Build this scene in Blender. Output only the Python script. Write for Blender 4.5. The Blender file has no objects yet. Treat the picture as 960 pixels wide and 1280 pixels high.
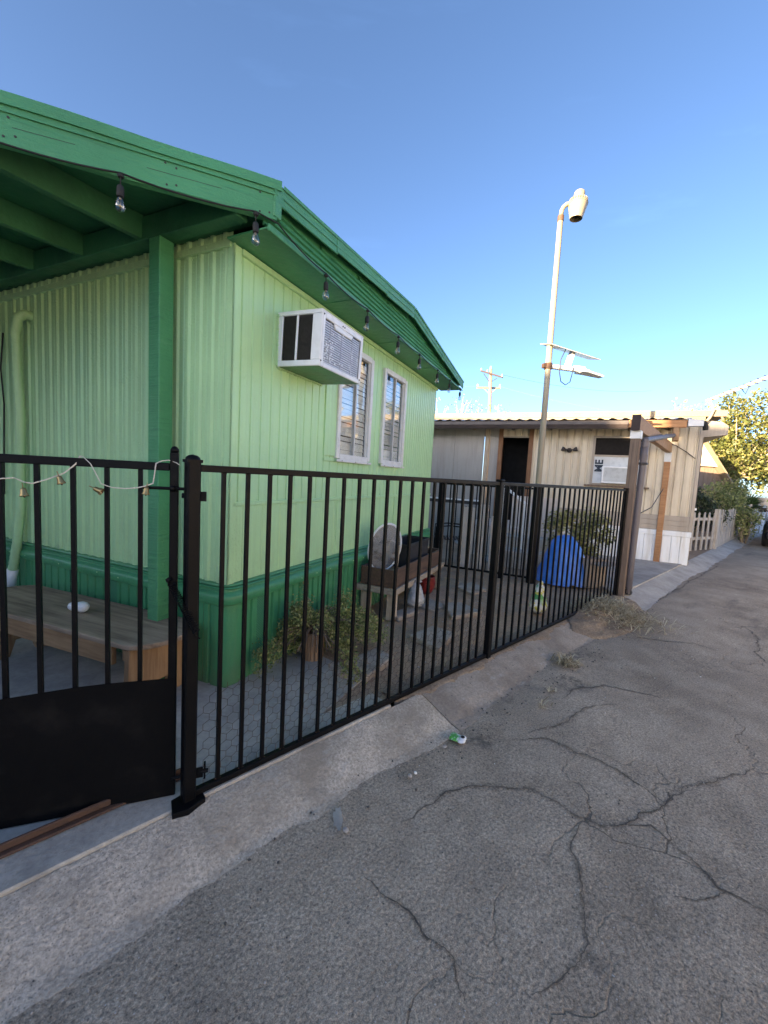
import bpy, bmesh, math, random
import numpy as np
from math import sin, cos, radians, pi, sqrt, atan2
from mathutils import Vector, Matrix, Euler
random.seed(11); rng = np.random.default_rng(7)
S = bpy.context.scene
COL = S.collection

# ---------------------------------------------------------------- camera
H = 1.55
FPX = 515.0
roll = math.atan(.055); pitch = math.atan(45*cos(roll)/FPX)
fwd = Vector((0, cos(pitch), -sin(pitch))); r0 = Vector((1, 0, 0)); u0 = r0.cross(fwd)
RX = r0*cos(roll)+u0*sin(roll); UY = -r0*sin(roll)+u0*cos(roll)
cam = bpy.data.cameras.new("camera"); camo = bpy.data.objects.new("camera", cam); COL.objects.link(camo)
m3 = Matrix((RX, UY, -fwd)).transposed()
camo.matrix_world = Matrix.Translation((0, 0, H)) @ m3.to_4x4()
cam.sensor_fit = 'HORIZONTAL'; cam.sensor_width = 36; cam.lens = FPX/960*36
cam.clip_start = .05; cam.clip_end = 2000
S.camera = camo

# ---------------------------------------------------------------- sky, sun, exposure
SUN_AZ, SUN_EL = radians(-130), radians(8.0)
wd = bpy.data.worlds.new("World"); S.world = wd; wd.use_nodes = True
nt = wd.node_tree; nt.nodes.clear()
sk = nt.nodes.new('ShaderNodeTexSky'); sk.sky_type = 'NISHITA'; sk.sun_disc = False
sk.sun_elevation = SUN_EL; sk.sun_rotation = SUN_AZ; sk.altitude = 300; sk.air_density = .5; sk.dust_density = 1.2; sk.ozone_density = 2.5
bg = nt.nodes.new('ShaderNodeBackground'); bg.inputs[1].default_value = .101
wo = nt.nodes.new('ShaderNodeOutputWorld')
tint = nt.nodes.new('ShaderNodeVectorMath'); tint.operation = 'MULTIPLY'; tint.inputs[1].default_value = (1.04, .92, .83)
nt.links.new(sk.outputs[0], tint.inputs[0]); tc = nt.nodes.new('ShaderNodeTexCoord'); mp = nt.nodes.new('ShaderNodeMapping'); mp.inputs['Rotation'].default_value = (.25, .1, .5); mp.inputs['Scale'].default_value = (1.2, 4.2, 9)
cn = nt.nodes.new('ShaderNodeTexNoise'); cn.inputs['Scale'].default_value = 1.7; cn.inputs['Detail'].default_value = 7; cn.inputs['Roughness'].default_value = .62
cr = nt.nodes.new('ShaderNodeMapRange'); cr.inputs[1].default_value = .62; cr.inputs[2].default_value = .85; cr.inputs[3].default_value = 1.0; cr.inputs[4].default_value = 1.12   # faint high cirrus
cm = nt.nodes.new('ShaderNodeVectorMath'); cm.operation = 'SCALE'
nt.links.new(tc.outputs['Generated'], mp.inputs[0]); nt.links.new(mp.outputs[0], cn.inputs['Vector']); nt.links.new(cn.outputs['Fac'], cr.inputs[0])
nt.links.new(tint.outputs[0], cm.inputs[0]); nt.links.new(cr.outputs[0], cm.inputs['Scale']); nt.links.new(cm.outputs[0], bg.inputs[0]); nt.links.new(bg.outputs[0], wo.inputs[0])
sl = bpy.data.lights.new("sun", 'SUN'); sl.energy = 5.0; sl.angle = radians(.3); sl.color = (1, .77, .49)
so = bpy.data.objects.new("sun", sl); COL.objects.link(so)
sd = Vector((sin(SUN_AZ)*cos(SUN_EL), cos(SUN_AZ)*cos(SUN_EL), sin(SUN_EL)))
so.rotation_euler = sd.to_track_quat('Z', 'Y').to_euler()
S.view_settings.view_transform = 'Standard'; S.view_settings.look = 'None'
S.view_settings.exposure = 2.80; S.view_settings.gamma = 1
S.cycles.max_bounces = 5; S.cycles.diffuse_bounces = 3; S.cycles.glossy_bounces = 3; S.cycles.transparent_max_bounces = 12

# ---------------------------------------------------------------- helpers
def link(o, parent=None):
    COL.objects.link(o)
    if parent is not None: o.parent = parent
    return o

def thing(name, label, cat, loc=(0, 0, 0), rz=0, group=None):
    o = bpy.data.objects.new(name, None); o.empty_display_size = .1
    o.location = loc; o.rotation_euler = (0, 0, rz)
    COL.objects.link(o); o['label'] = label; o['category'] = cat
    if group: o['group'] = group
    return o

def tag(o, label, cat, group=None):
    o['label'] = label; o['category'] = cat
    if group: o['group'] = group
    return o

def struct(o, label=None):
    o['kind'] = 'structure'
    if label: o['label'] = label
    return o

class MB:
    def __init__(s): s.v = []; s.f = []
    def add(s, vs, fs):
        b = len(s.v); s.v += [tuple(p) for p in vs]; s.f += [tuple(b+i for i in f) for f in fs]; return s
    def box(s, x0, x1, y0, y1, z0, z1, mtx=None):
        vs = [Vector(p) for p in ((x0,y0,z0),(x1,y0,z0),(x1,y1,z0),(x0,y1,z0),(x0,y0,z1),(x1,y0,z1),(x1,y1,z1),(x0,y1,z1))]
        if mtx is not None: vs = [mtx @ p for p in vs]
        return s.add(vs, [(3,2,1,0),(4,5,6,7),(0,1,5,4),(1,2,6,5),(2,3,7,6),(3,0,4,7)])
    def bar(s, p, q, w, h, up=(0, 0, 1)):
        p = Vector(p); q = Vector(q); d = (q-p).normalized(); up = Vector(up)
        if abs(d.dot(up)) > .98: up = Vector((1, 0, 0))
        x = d.cross(up).normalized(); y = x.cross(d)
        vs = [c + x*(sx*w/2) + y*(sy*h/2) for c in (p, q) for sx, sy in ((-1,-1),(1,-1),(1,1),(-1,1))]
        return s.add(vs, [(3,2,1,0),(4,5,6,7),(0,1,5,4),(1,2,6,5),(2,3,7,6),(3,0,4,7)])
    def tube(s, pts, r, n=8, cap=True):
        pts = [Vector(p) for p in pts]; k = len(pts)
        rs = r if isinstance(r, (list, tuple)) else [r]*k
        prev = None; rings = []
        for i, p in enumerate(pts):
            d = (pts[min(i+1, k-1)]-pts[max(i-1, 0)]).normalized()
            if prev is None:
                a = Vector((0, 0, 1)) if abs(d.z) < .9 else Vector((1, 0, 0))
                x = d.cross(a).normalized()
            else:
                x = (prev - d*prev.dot(d)).normalized()
            prev = x; y = d.cross(x)
            rings.append([p + (x*cos(2*pi*j/n)+y*sin(2*pi*j/n))*rs[i] for j in range(n)])
        vs = [q for rg in rings for q in rg]
        fs = [(i*n+j, i*n+(j+1) % n, (i+1)*n+(j+1) % n, (i+1)*n+j) for i in range(k-1) for j in range(n)]
        if cap: fs += [tuple(range(n-1, -1, -1)), tuple((k-1)*n+j for j in range(n))]
        return s.add(vs, fs)
    def lathe(s, prof, c=(0, 0, 0), n=16, mtx=None, cap=True):
        vs = []
        for r, z in prof:
            for j in range(n):
                p = Vector((r*cos(2*pi*j/n), r*sin(2*pi*j/n), z))
                if mtx is not None: p = mtx @ p
                vs.append(p+Vector(c))
        k = len(prof)
        fs = [(i*n+j, i*n+(j+1) % n, (i+1)*n+(j+1) % n, (i+1)*n+j) for i in range(k-1) for j in range(n)]
        if cap: fs += [tuple(range(n-1, -1, -1)), tuple((k-1)*n+j for j in range(n))]
        return s.add(vs, fs)
    def prism(s, poly, z0, z1):
        k = len(poly)
        f0 = z0 if callable(z0) else (lambda x, y: z0); f1 = z1 if callable(z1) else (lambda x, y: z1)
        vs = [(x, y, f0(x, y)) for x, y in poly]+[(x, y, f1(x, y)) for x, y in poly]
        fs = [tuple(range(k-1, -1, -1)), tuple(range(k, 2*k))]+[(i, (i+1) % k, k+(i+1) % k, k+i) for i in range(k)]
        return s.add(vs, fs)
    def prismd(s, poly3, d):
        k = len(poly3); d = Vector(d)
        vs = [Vector(p) for p in poly3]+[Vector(p)+d for p in poly3]
        fs = [tuple(range(k-1, -1, -1)), tuple(range(k, 2*k))]+[(i, (i+1) % k, k+(i+1) % k, k+i) for i in range(k)]
        return s.add(vs, fs)
    def strip(s, rows):
        n = len(rows[0]); vs = [p for r in rows for p in r]
        fs = [(i*n+j, i*n+j+1, (i+1)*n+j+1, (i+1)*n+j) for i in range(len(rows)-1) for j in range(n-1)]
        return s.add(vs, fs)
    def mesh(s, name, mat, smooth=False):
        me = bpy.data.meshes.new(name); me.from_pydata(s.v, [], s.f)
        bm = bmesh.new(); bm.from_mesh(me); bmesh.ops.recalc_face_normals(bm, faces=bm.faces); bm.to_mesh(me); bm.free()
        if mat: me.materials.append(mat)
        if smooth: me.polygons.foreach_set('use_smooth', [True]*len(me.polygons))
        return me
    def build(s, name, mat, parent=None, smooth=False, bevel=0, loc=None, rz=None, auto=False):
        o = bpy.data.objects.new(name, s.mesh(name, mat, smooth or auto)); link(o, parent)
        if loc is not None: o.location = loc
        if rz is not None: o.rotation_euler = (0, 0, rz)
        if auto:
            me = o.data; bm = bmesh.new(); bm.from_mesh(me)
            for e in bm.edges:
                if len(e.link_faces) == 2 and e.calc_face_angle(0) > .6: e.smooth = False
            bm.to_mesh(me); bm.free()
        if bevel:
            b = o.modifiers.new('bevel', 'BEVEL'); b.width = bevel; b.segments = 1; b.limit_method = 'ANGLE'
        return o

def inst(src, parent=None, loc=None, rot=None, label=None):
    o = src.copy(); COL.objects.link(o)
    if parent is not None: o.parent = parent
    if loc is not None: o.location = loc
    if rot is not None: o.rotation_euler = rot
    return o

# ---------------------------------------------------------------- materials
class NT:
    def __init__(s, name):
        s.m = bpy.data.materials.new(name); s.m.use_nodes = True; s.t = s.m.node_tree
        s.b = s.t.nodes['Principled BSDF']; s.co = s.t.nodes.new('ShaderNodeTexCoord').outputs['Object']
    def n(s, ty, ins=None, **kw):
        nd = s.t.nodes.new(ty)
        for k, v in kw.items(): setattr(nd, k, v)
        for k, v in (ins or {}).items():
            if isinstance(v, bpy.types.NodeSocket): s.t.links.new(v, nd.inputs[k])
            else: nd.inputs[k].default_value = v
        return nd
    def noise(s, scale, detail=4, rough=.55, co=None, stretch=None):
        c = co or s.co
        if stretch: c = s.n('ShaderNodeMapping', {'Vector': c, 'Scale': stretch}).outputs[0]
        return s.n('ShaderNodeTexNoise', {'Vector': c, 'Scale': scale, 'Detail': detail, 'Roughness': rough}).outputs['Fac']
    def ramp(s, x, a, b, lo=0., hi=1.):
        return s.n('ShaderNodeMapRange', {'Value': x, 'From Min': a, 'From Max': b, 'To Min': lo, 'To Max': hi}).outputs[0]
    def mix(s, fac, a, b, mode='MIX'):
        nd = s.n('ShaderNodeMix', data_type='RGBA', blend_type=mode)
        for i, v in ((0, fac), (6, a), (7, b)):
            if isinstance(v, bpy.types.NodeSocket): s.t.links.new(v, nd.inputs[i])
            else: nd.inputs[i].default_value = v if i == 0 else (*v[:3], 1)
        return nd.outputs[2]
    def math(s, op, a, b=0.):
        nd = s.n('ShaderNodeMath', operation=op)
        for i, v in enumerate((a, b)):
            if isinstance(v, bpy.types.NodeSocket): s.t.links.new(v, nd.inputs[i])
            else: nd.inputs[i].default_value = v
        return nd.outputs[0]
    def scale(s, col, x):  # multiply colour by scalar
        nd = s.n('ShaderNodeVectorMath', operation='SCALE')
        if isinstance(col, bpy.types.NodeSocket): s.t.links.new(col, nd.inputs[0])
        else: nd.inputs[0].default_value = col[:3]
        if isinstance(x, bpy.types.NodeSocket): s.t.links.new(x, nd.inputs['Scale'])
        else: nd.inputs['Scale'].default_value = x
        return nd.outputs[0]
    def base(s, c):
        if isinstance(c, bpy.types.NodeSocket): s.t.links.new(c, s.b.inputs['Base Color'])
        else: s.b.inputs['Base Color'].default_value = (*c[:3], 1)
    def set(s, **kw):
        for k, v in kw.items():
            k = k.replace('_', ' ')
            if isinstance(v, bpy.types.NodeSocket): s.t.links.new(v, s.b.inputs[k])
            else: s.b.inputs[k].default_value = v
    def bump(s, h, dist=.01, strength=1.):
        nd = s.n('ShaderNodeBump', {'Height': h, 'Distance': dist, 'Strength': strength})
        s.t.links.new(nd.outputs[0], s.b.inputs['Normal'])

def M(name, col, rough=.6, var=.12, sc=6, bump=.0, bsc=60, metal=0, dirt=None, damt=.4, dsc=3, spec=.5, fine=.0, stretch=None, dlo=.5, dhi=.75):
    k = NT(name)
    c = k.scale(col, k.ramp(k.noise(sc, 5, stretch=stretch), .25, .75, 1-var, 1+var))
    if fine: c = k.scale(c, k.ramp(k.noise(bsc, 3), .3, .7, 1-fine, 1+fine))
    if dirt: c = k.mix(k.math('MULTIPLY', k.ramp(k.noise(dsc, 6, .65, stretch=stretch), dlo, dhi), damt), c, dirt)
    k.base(c); k.set(Roughness=k.ramp(k.noise(sc*2, 3), .3, .7, max(.05, rough-.08), min(1, rough+.08)), Metallic=metal)
    k.b.inputs['Specular IOR Level'].default_value = spec
    if bump: k.bump(k.noise(bsc, 4), bump)
    return k.m

def wood(name, col, dark, rough=.75, axis=0, sc=1.0, bump=.002):
    k = NT(name)
    st = [22*sc, 22*sc, 22*sc]; st[axis] = 1.6*sc
    g = k.noise(1.5, 6, .65, stretch=tuple(st))
    c = k.mix(k.ramp(g, .3, .7), dark, col)
    c = k.scale(c, k.ramp(k.noise(3, 4), .25, .75, .78, 1.18))
    k.base(c); k.set(Roughness=rough); k.bump(g, bump)
    return k.m

M_ltgreen = None
def paint_green():
    k = NT('pale_green_paint')
    c = k.scale((.42, .67, .35), k.ramp(k.noise(1.3, 5), .25, .75, .90, 1.08))
    # uneven brushed coats: slightly warmer and cooler patches, vertical brush streaks
    c = k.mix(k.ramp(k.noise(2.1, 4, stretch=(1, 1, .35)), .45, .7, 0, .55), c, (.385, .66, .375))
    c = k.scale(c, k.ramp(k.noise(1, 5, .6, stretch=(40, 40, 1.2)), .3, .7, .94, 1.05))
    c = k.mix(k.ramp(k.noise(5, 7, .7), .66, .74, 0, .5), c, (.30, .42, .22))
    x = k.n('ShaderNodeSeparateXYZ', {0: k.co})
    run = k.noise(1, 6, .7, stretch=(26, 26, .55))                                   # rain streaks and splash dirt near the skirting
    c = k.mix(k.math('MULTIPLY', k.ramp(run, .56, .74), .28), c, (.25, .34, .17))
    low = k.math('MULTIPLY', k.ramp(x.outputs[2], 1.15, .78), k.ramp(k.noise(7, 6, .7), .40, .68)); c = k.mix(k.math('MULTIPLY', low, .35), c, (.27, .33, .19))
    chip = k.ramp(k.noise(34, 5, .6), .735, .76); c = k.mix(k.math('MULTIPLY', chip, .7), c, (.20, .22, .15))
    k.base(c); k.set(Roughness=.36)
    d = k.n('ShaderNodeTexVoronoi', {'Vector': k.co, 'Scale': 26.}).outputs['Distance']
    blob = k.ramp(d, .0, .28, 1, 0)
    blob = k.math('MULTIPLY', blob, k.ramp(k.noise(4, 2), .5, .6))
    h = k.math('ADD', k.math('MULTIPLY', blob, .5), k.math('ADD', k.noise(14, 3), k.math('MULTIPLY', k.noise(70, 3), .35)))
    k.bump(h, .006)
    return k.m
M_ltgreen = paint_green()
def paint_dark():
    k = NT('dark_green_paint')
    c = k.scale((.054, .255, .112), k.ramp(k.noise(2, 5), .25, .75, .84, 1.14))
    c = k.scale(c, k.ramp(k.noise(1, 5, .6, stretch=(30, 30, 1.5)), .3, .7, .94, 1.06))
    c = k.mix(k.ramp(k.noise(9, 7, .7), .64, .72, 0, .5), c, (.03, .14, .07))
    x = k.n('ShaderNodeSeparateXYZ', {0: k.co})
    low = k.math('MULTIPLY', k.ramp(x.outputs[2], .42, .10), k.ramp(k.noise(6, 6, .7), .34, .62)); c = k.mix(k.math('MULTIPLY', low, .55), c, (.12, .14, .085))
    c = k.mix(k.math('MULTIPLY', k.ramp(k.noise(1, 6, .7, stretch=(22, 22, .8)), .57, .74), .4), c, (.10, .19, .11))
    c = k.mix(k.math('MULTIPLY', k.ramp(k.noise(38, 5, .6), .72, .745), .7), c, (.16, .17, .13))
    k.base(c); k.set(Roughness=.42)
    k.bump(k.math('ADD', k.noise(18, 3), k.math('MULTIPLY', k.noise(90, 3), .4)), .004)
    return k.m
M_dkgreen = paint_dark()
M_dkgreen_shade = M('shade_dark_green', (.030, .155, .068), .6, .2, 4, .004, 30, dirt=(.018, .08, .04), damt=.7, dsc=3, stretch=(1, 1, .5))  # same dark green paint, with the porch shade put into its colour
def paint_wood_green():
    k = NT('green_painted_timber')
    c = k.scale((.058, .255, .112), k.ramp(k.noise(2.5, 5), .25, .75, .86, 1.12))
    g = k.noise(1.2, 6, .65, stretch=(3, 3, 60))
    c = k.mix(k.ramp(g, .58, .74, 0, .75), c, (.026, .135, .066))
    c = k.mix(k.math('MULTIPLY', k.ramp(k.noise(5, 6, .7, stretch=(1, 1, 5)), .58, .72), .45), c, (.11, .31, .17))
    c = k.mix(k.math('MULTIPLY', k.ramp(k.noise(22, 6, .65, stretch=(1, 1, 4)), .69, .72), .8), c, (.20, .19, .15))
    k.base(c); k.set(Roughness=k.ramp(k.noise(9, 3), .3, .7, .38, .62)); k.bump(k.math('ADD', g, k.math('MULTIPLY', k.noise(50, 4), .6)), .006)
    return k.m
M_greenwood = paint_wood_green()
def vent():
    k = NT('perforated_green_metal')
    x = k.n('ShaderNodeSeparateXYZ', {0: k.co})
    U = k.math('ADD', x.outputs[0], x.outputs[1]); Z = x.outputs[2]
    a = k.math('FRACT', k.math('MULTIPLY', k.math('ADD', U, Z), 55.)); b = k.math('FRACT', k.math('MULTIPLY', k.math('SUBTRACT', U, Z), 55.))
    d = k.math('ADD', k.math('POWER', k.math('SUBTRACT', a, .5), 2.), k.math('POWER', k.math('SUBTRACT', b, .5), 2.))
    hole = k.ramp(d, .05, .08, 1, 0)
    k.base(k.mix(hole, (.052, .24, .125), (.010, .045, .022))); k.set(Roughness=.45); k.bump(k.math('SUBTRACT', 1., hole), .003)
    return k.m
M_vent = vent()
M_black = M('black_powder_coat', (.0035, .0036, .0045), .45, .2, 9, .0010, 160, dirt=(.030, .027, .024), damt=.35, dsc=11, dlo=.60, spec=.13)
M_blackflat = M('black_sheet_metal', (.0035, .0035, .004), .7, .2, 5, .002, 60, spec=.10, dirt=(.022, .020, .018), damt=.5, dsc=5, dlo=.52)
M_rubber = M('black_rubber', (.012, .012, .012), .7, .1, 8)
M_white = M('white_painted_metal', (.74, .76, .78), .38, .05, 6, .0008, 90, dirt=(.45, .46, .42), damt=.35, dsc=7)
M_whitealu = M('white_window_frame', (.66, .67, .66), .4, .06, 8, .0006, 120, dirt=(.4, .38, .3), damt=.5, dsc=14)
M_louvre = M('dark_louvre', (.03, .026, .026), .6, .25, 30)
M_fin = M('aluminium_fins', (.50, .51, .54), .45, .1, 14, 0, metal=.3, dirt=(.74, .74, .74), damt=.7, dsc=11, dlo=.56, dhi=.62)
M_dark = M('dark_interior', (.012, .011, .011), .9, .2, 4)
M_blind = M('cream_blind', (.86, .84, .78), .6, .06, 5)
M_rope = M('cotton_rope', (.66, .62, .54), .9, .12, 60, .002, 200)
M_brass = M('brass', (.42, .30, .13), .35, .15, 20, metal=1)
M_oldply = wood('weathered_plywood', (.46, .345, .235), (.16, .105, .068), .85, axis=1, sc=.55, bump=.003)
M_freshwood = wood('pine_timber', (.42, .265, .14), (.21, .115, .055), .7, axis=2)
M_pine_h = wood('pine_board', (.42, .26, .13), (.22, .12, .055), .7, axis=1)
M_brownwood = wood('brown_stained_wood', (.135, .078, .048), (.062, .036, .023), .7, axis=0)
M_palewood = wood('pale_timber', (.50, .42, .32), (.28, .215, .15), .8, axis=2)
M_palewood_h = wood('pale_timber_ledge', (.42, .36, .28), (.24, .19, .14), .8, axis=0)
M_greywood = wood('grey_weathered_wood', (.60, .55, .48), (.32, .275, .225), .9, axis=2)
M_brownpost = wood('brown_timber', (.21, .15, .11), (.10, .07, .05), .75, axis=2)
M_pinkboard = M('pale_board', (.58, .50, .44), .8, .1, 4, .001, 60, dirt=(.35, .28, .22), damt=.4)
M_endgrain = M('dark_end_grain', (.035, .022, .02), .8, .2, 30)
M_rust = M('rusty_steel', (.095, .052, .034), .75, .3, 14, .002, 120, metal=.2, dirt=(.045, .03, .025), damt=.7, dsc=6)
M_glassbulb = None
def glass(name, tint=(1, 1, 1), refl=.0):
    k = NT(name); t = k.t
    tr = t.nodes.new('ShaderNodeBsdfTransparent'); tr.inputs[0].default_value = (*tint, 1)
    gl = t.nodes.new('ShaderNodeBsdfGlossy'); gl.inputs['Roughness'].default_value = .03
    fr = t.nodes.new('ShaderNodeFresnel')
    bf = t.nodes.new('ShaderNodeNewGeometry').outputs['Backfacing']                # thin sheet: same reflectance from both sides
    t.links.new(k.math('SUBTRACT', 1.5, k.math('MULTIPLY', bf, 1.5-1/1.5)), fr.inputs[0])
    add = k.math('ADD', fr.outputs[0], refl)
    mx = t.nodes.new('ShaderNodeMixShader'); t.links.new(add, mx.inputs[0]); t.links.new(tr.outputs[0], mx.inputs[1]); t.links.new(gl.outputs[0], mx.inputs[2])
    nz = t.nodes.new('ShaderNodeBump'); nz.inputs['Distance'].default_value = .0012
    t.links.new(k.noise(3, 2), nz.inputs['Height']); t.links.new(nz.outputs[0], gl.inputs['Normal'])
    t.links.new(mx.outputs[0], t.nodes['Material Output'].inputs[0])
    return k.m
M_glass = glass('window_glass', (.95, .97, .97), .09)
M_glassbulb = glass('bulb_glass', (.80, .82, .85), .10)
M_darkglass = M('dark_glass', (.01, .011, .013), .05, .1, 3)

def asphalt():
    k = NT('worn_asphalt')
    x = k.n('ShaderNodeSeparateXYZ', {0: k.co})
    big = k.noise(.55, 6, .6); mid = k.noise(3.2, 6, .65); fine = k.noise(85, 4, .7); fine2 = k.noise(260, 2, .6)
    c = k.mix(k.ramp(big, .32, .68), (.225, .176, .124), (.43, .345, .250))
    c = k.scale(c, k.ramp(mid, .25, .75, .74, 1.24))
    c = k.mix(k.math('MULTIPLY', k.ramp(k.noise(1.6, 7, .72), .50, .66), .45), c, (.42, .35, .265))
    c = k.scale(c, k.ramp(fine, .32, .68, .50, 1.5))
    c = k.scale(c, k.ramp(fine2, .3, .7, .62, 1.38))
    v = k.n('ShaderNodeTexVoronoi', {'Vector': k.co, 'Scale': 70.})
    d = v.outputs['Distance']; vc = k.n('ShaderNodeSeparateXYZ', {0: v.outputs['Color']}).outputs[0]
    speck = k.math('MULTIPLY', k.ramp(d, .12, .2, 1, 0), k.ramp(vc, .80, .9))
    c = k.mix(k.math('MULTIPLY', speck, .8), c, (.55, .52, .48))
    darksp = k.math('MULTIPLY', k.ramp(d, .2, .34, 1, 0), k.ramp(vc, .0, .3, 1, 0))
    c = k.mix(k.math('MULTIPLY', darksp, .7), c, (.06, .055, .05))
    # dust and soil washed to the kerb side (local -y = towards the lane)
    edge = k.ramp(x.outputs[1], -1.05, -.30)
    edge = k.math('MULTIPLY', edge, k.ramp(x.outputs[0], .7, 2.0))
    dust = k.math('MULTIPLY', edge, k.ramp(k.noise(2.2, 7, .7), .35, .62))
    c = k.mix(k.math('MULTIPLY', dust, .6), c, (.20, .165, .13))
    wv = k.n('ShaderNodeVectorMath', {0: k.co, 1: k.scale(k.n('ShaderNodeTexNoise', {'Vector': k.co, 'Scale': 2.2, 'Detail': 5.}).outputs['Color'], .55)}, operation='ADD').outputs[0]
    ed = k.n('ShaderNodeTexVoronoi', {'Vector': wv, 'Scale': 1.35}, feature='DISTANCE_TO_EDGE').outputs['Distance']
    hair = k.math('MULTIPLY', k.ramp(ed, .0015, .008, 1, 0), k.math('MULTIPLY', k.ramp(x.outputs[1], -.75, -1.1), k.ramp(k.noise(.9, 3), .45, .58)))
    c = k.mix(k.math('MULTIPLY', hair, .6), c, (.075, .066, .056))
    ed2 = k.n('ShaderNodeTexVoronoi', {'Vector': wv, 'Scale': 3.6}, feature='DISTANCE_TO_EDGE').outputs['Distance']
    hair2 = k.math('MULTIPLY', k.ramp(ed2, .002, .016, 1, 0), k.ramp(k.noise(.7, 3, co=k.n('ShaderNodeMapping', {'Vector': k.co, 'Location': (7, 3, 0)}).outputs[0]), .54, .66))
    hair2 = k.math('MULTIPLY', hair2, k.ramp(x.outputs[1], -.9, -1.3))
    c = k.mix(k.math('MULTIPLY', hair2, .45), c, (.085, .075, .064))
    for sx, sy, r in ((1.44, -.40, .10), (2.30, -.36, .14), (2.10, -.40, .10), (.80, -1.43, .05), (3.3, -.42, .16), (2.7, -.62, .12)):
        dd = k.n('ShaderNodeVectorMath', {0: wv, 1: (sx+.27, sy+.27, .27)}, operation='DISTANCE').outputs['Value']
        c = k.mix(k.math('MULTIPLY', k.ramp(dd, r, r*.35, 0, .75), k.ramp(k.noise(24, 4), .35, .6)), c, (.07, .06, .05))
    st = k.math('MULTIPLY', k.ramp(k.noise(1.1, 5, .65, stretch=(.35, 1.6, 1)), .58, .70), k.ramp(x.outputs[0], 3., 6.))
    c = k.mix(k.math('MULTIPLY', st, .6), c, (.06, .058, .056))
    k.base(c); k.set(Roughness=.88)
    h = k.math('ADD', k.math('MULTIPLY', fine, .7), k.math('ADD', k.math('MULTIPLY', fine2, .25), k.math('ADD', k.math('MULTIPLY', d, -.5), k.math('SUBTRACT', k.math('MULTIPLY', mid, 3.), k.math('MULTIPLY', k.math('ADD', hair, hair2), 1.5)))))
    k.bump(h, .0045)
    return k.m
M_asphalt = asphalt()

def concrete(name, col, dirtcol, damt, rough_sc=60, bump=.004, speck=.35):
    k = NT(name)
    c = k.scale(col, k.ramp(k.noise(1.6, 6, .6), .25, .75, .80, 1.16))
    c = k.scale(c, k.ramp(k.noise(rough_sc, 4, .7), .3, .7, 1-speck, 1+speck*.8))
    v = k.n('ShaderNodeTexVoronoi', {'Vector': k.co, 'Scale': 110.})
    pit = k.ramp(v.outputs['Distance'], .15, .3, 1, 0)
    vc = k.n('ShaderNodeSeparateXYZ', {0: v.outputs['Color']}).outputs[0]
    c = k.mix(k.math('MULTIPLY', k.math('MULTIPLY', pit, k.ramp(vc, .55, .7)), speck*1.3), c, (.07, .065, .06))
    c = k.mix(k.math('MULTIPLY', k.ramp(k.noise(2.6, 7, .68), .42, .66), damt), c, dirtcol)
    w = k.ramp(k.noise(4, 7, .75, stretch=(1, 2.2, 1)), .58, .66, 0, .5); c = k.mix(w, c, (.46, .44, .40))
    hl = k.ramp(k.noise(9, 8, .75), .60, .66, 0, .35); c = k.mix(hl, c, (.10, .09, .075))
    k.base(c); k.set(Roughness=.88)
    k.bump(k.math('ADD', k.noise(rough_sc, 4, .65), k.math('MULTIPLY', k.noise(6, 3), 1.4)), bump)
    return k.m
M_kerb = concrete('rough_kerb_concrete', (.53, .46, .37), (.27, .225, .17), .8, 75, .006, .50)
M_kerbdirty = concrete('soiled_kerb_concrete', (.34, .29, .235), (.18, .14, .105), .8, 60, .006, .3)
M_kerbfar = concrete('pale_kerb_concrete', (.42, .395, .36), (.16, .15, .14), .5, 40, .003, .15)
M_strip = concrete('smooth_concrete', (.48, .435, .365), (.20, .18, .155), .75, 40, .003, .2)
M_slab = concrete('porch_concrete', (.47, .43, .37), (.14, .14, .135), .5, 30, .002, .12)
M_stone = concrete('paving_slab_concrete', (.38, .335, .28), (.22, .17, .125), .85, 50, .003, .2)
M_drive = concrete('driveway_concrete', (.39, .365, .335), (.15, .14, .13), .6, 25, .002, .12)
def dirt(name, a, b):
    k = NT(name)
    c = k.mix(k.ramp(k.noise(1.7, 6, .65), .3, .7), a, b)
    c = k.scale(c, k.ramp(k.noise(55, 5, .7), .28, .72, .55, 1.45))
    v = k.n('ShaderNodeTexVoronoi', {'Vector': k.co, 'Scale': 60.})
    vc = k.n('ShaderNodeSeparateXYZ', {0: v.outputs['Color']}).outputs[0]
    c = k.mix(k.math('MULTIPLY', k.ramp(v.outputs['Distance'], .2, .35, .8, 0), k.ramp(vc, .7, .9)), c, (.22, .19, .15))
    k.base(c); k.set(Roughness=.95); k.bump(k.math('ADD', k.noise(45, 5, .7), k.math('MULTIPLY', k.noise(5, 3), 3.)), .012)
    return k.m
M_dirt = dirt('yard_dirt', (.27, .185, .118), (.42, .30, .20))
M_sand = dirt('desert_ground', (.17, .145, .115), (.25, .21, .17))
M_crack = dirt('crack_dirt', (.07, .06, .05), (.15, .128, .104))
M_tar = M('dark_oil_stain', (.105, .095, .085), .8, .3, 12, .004, 70)
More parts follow.
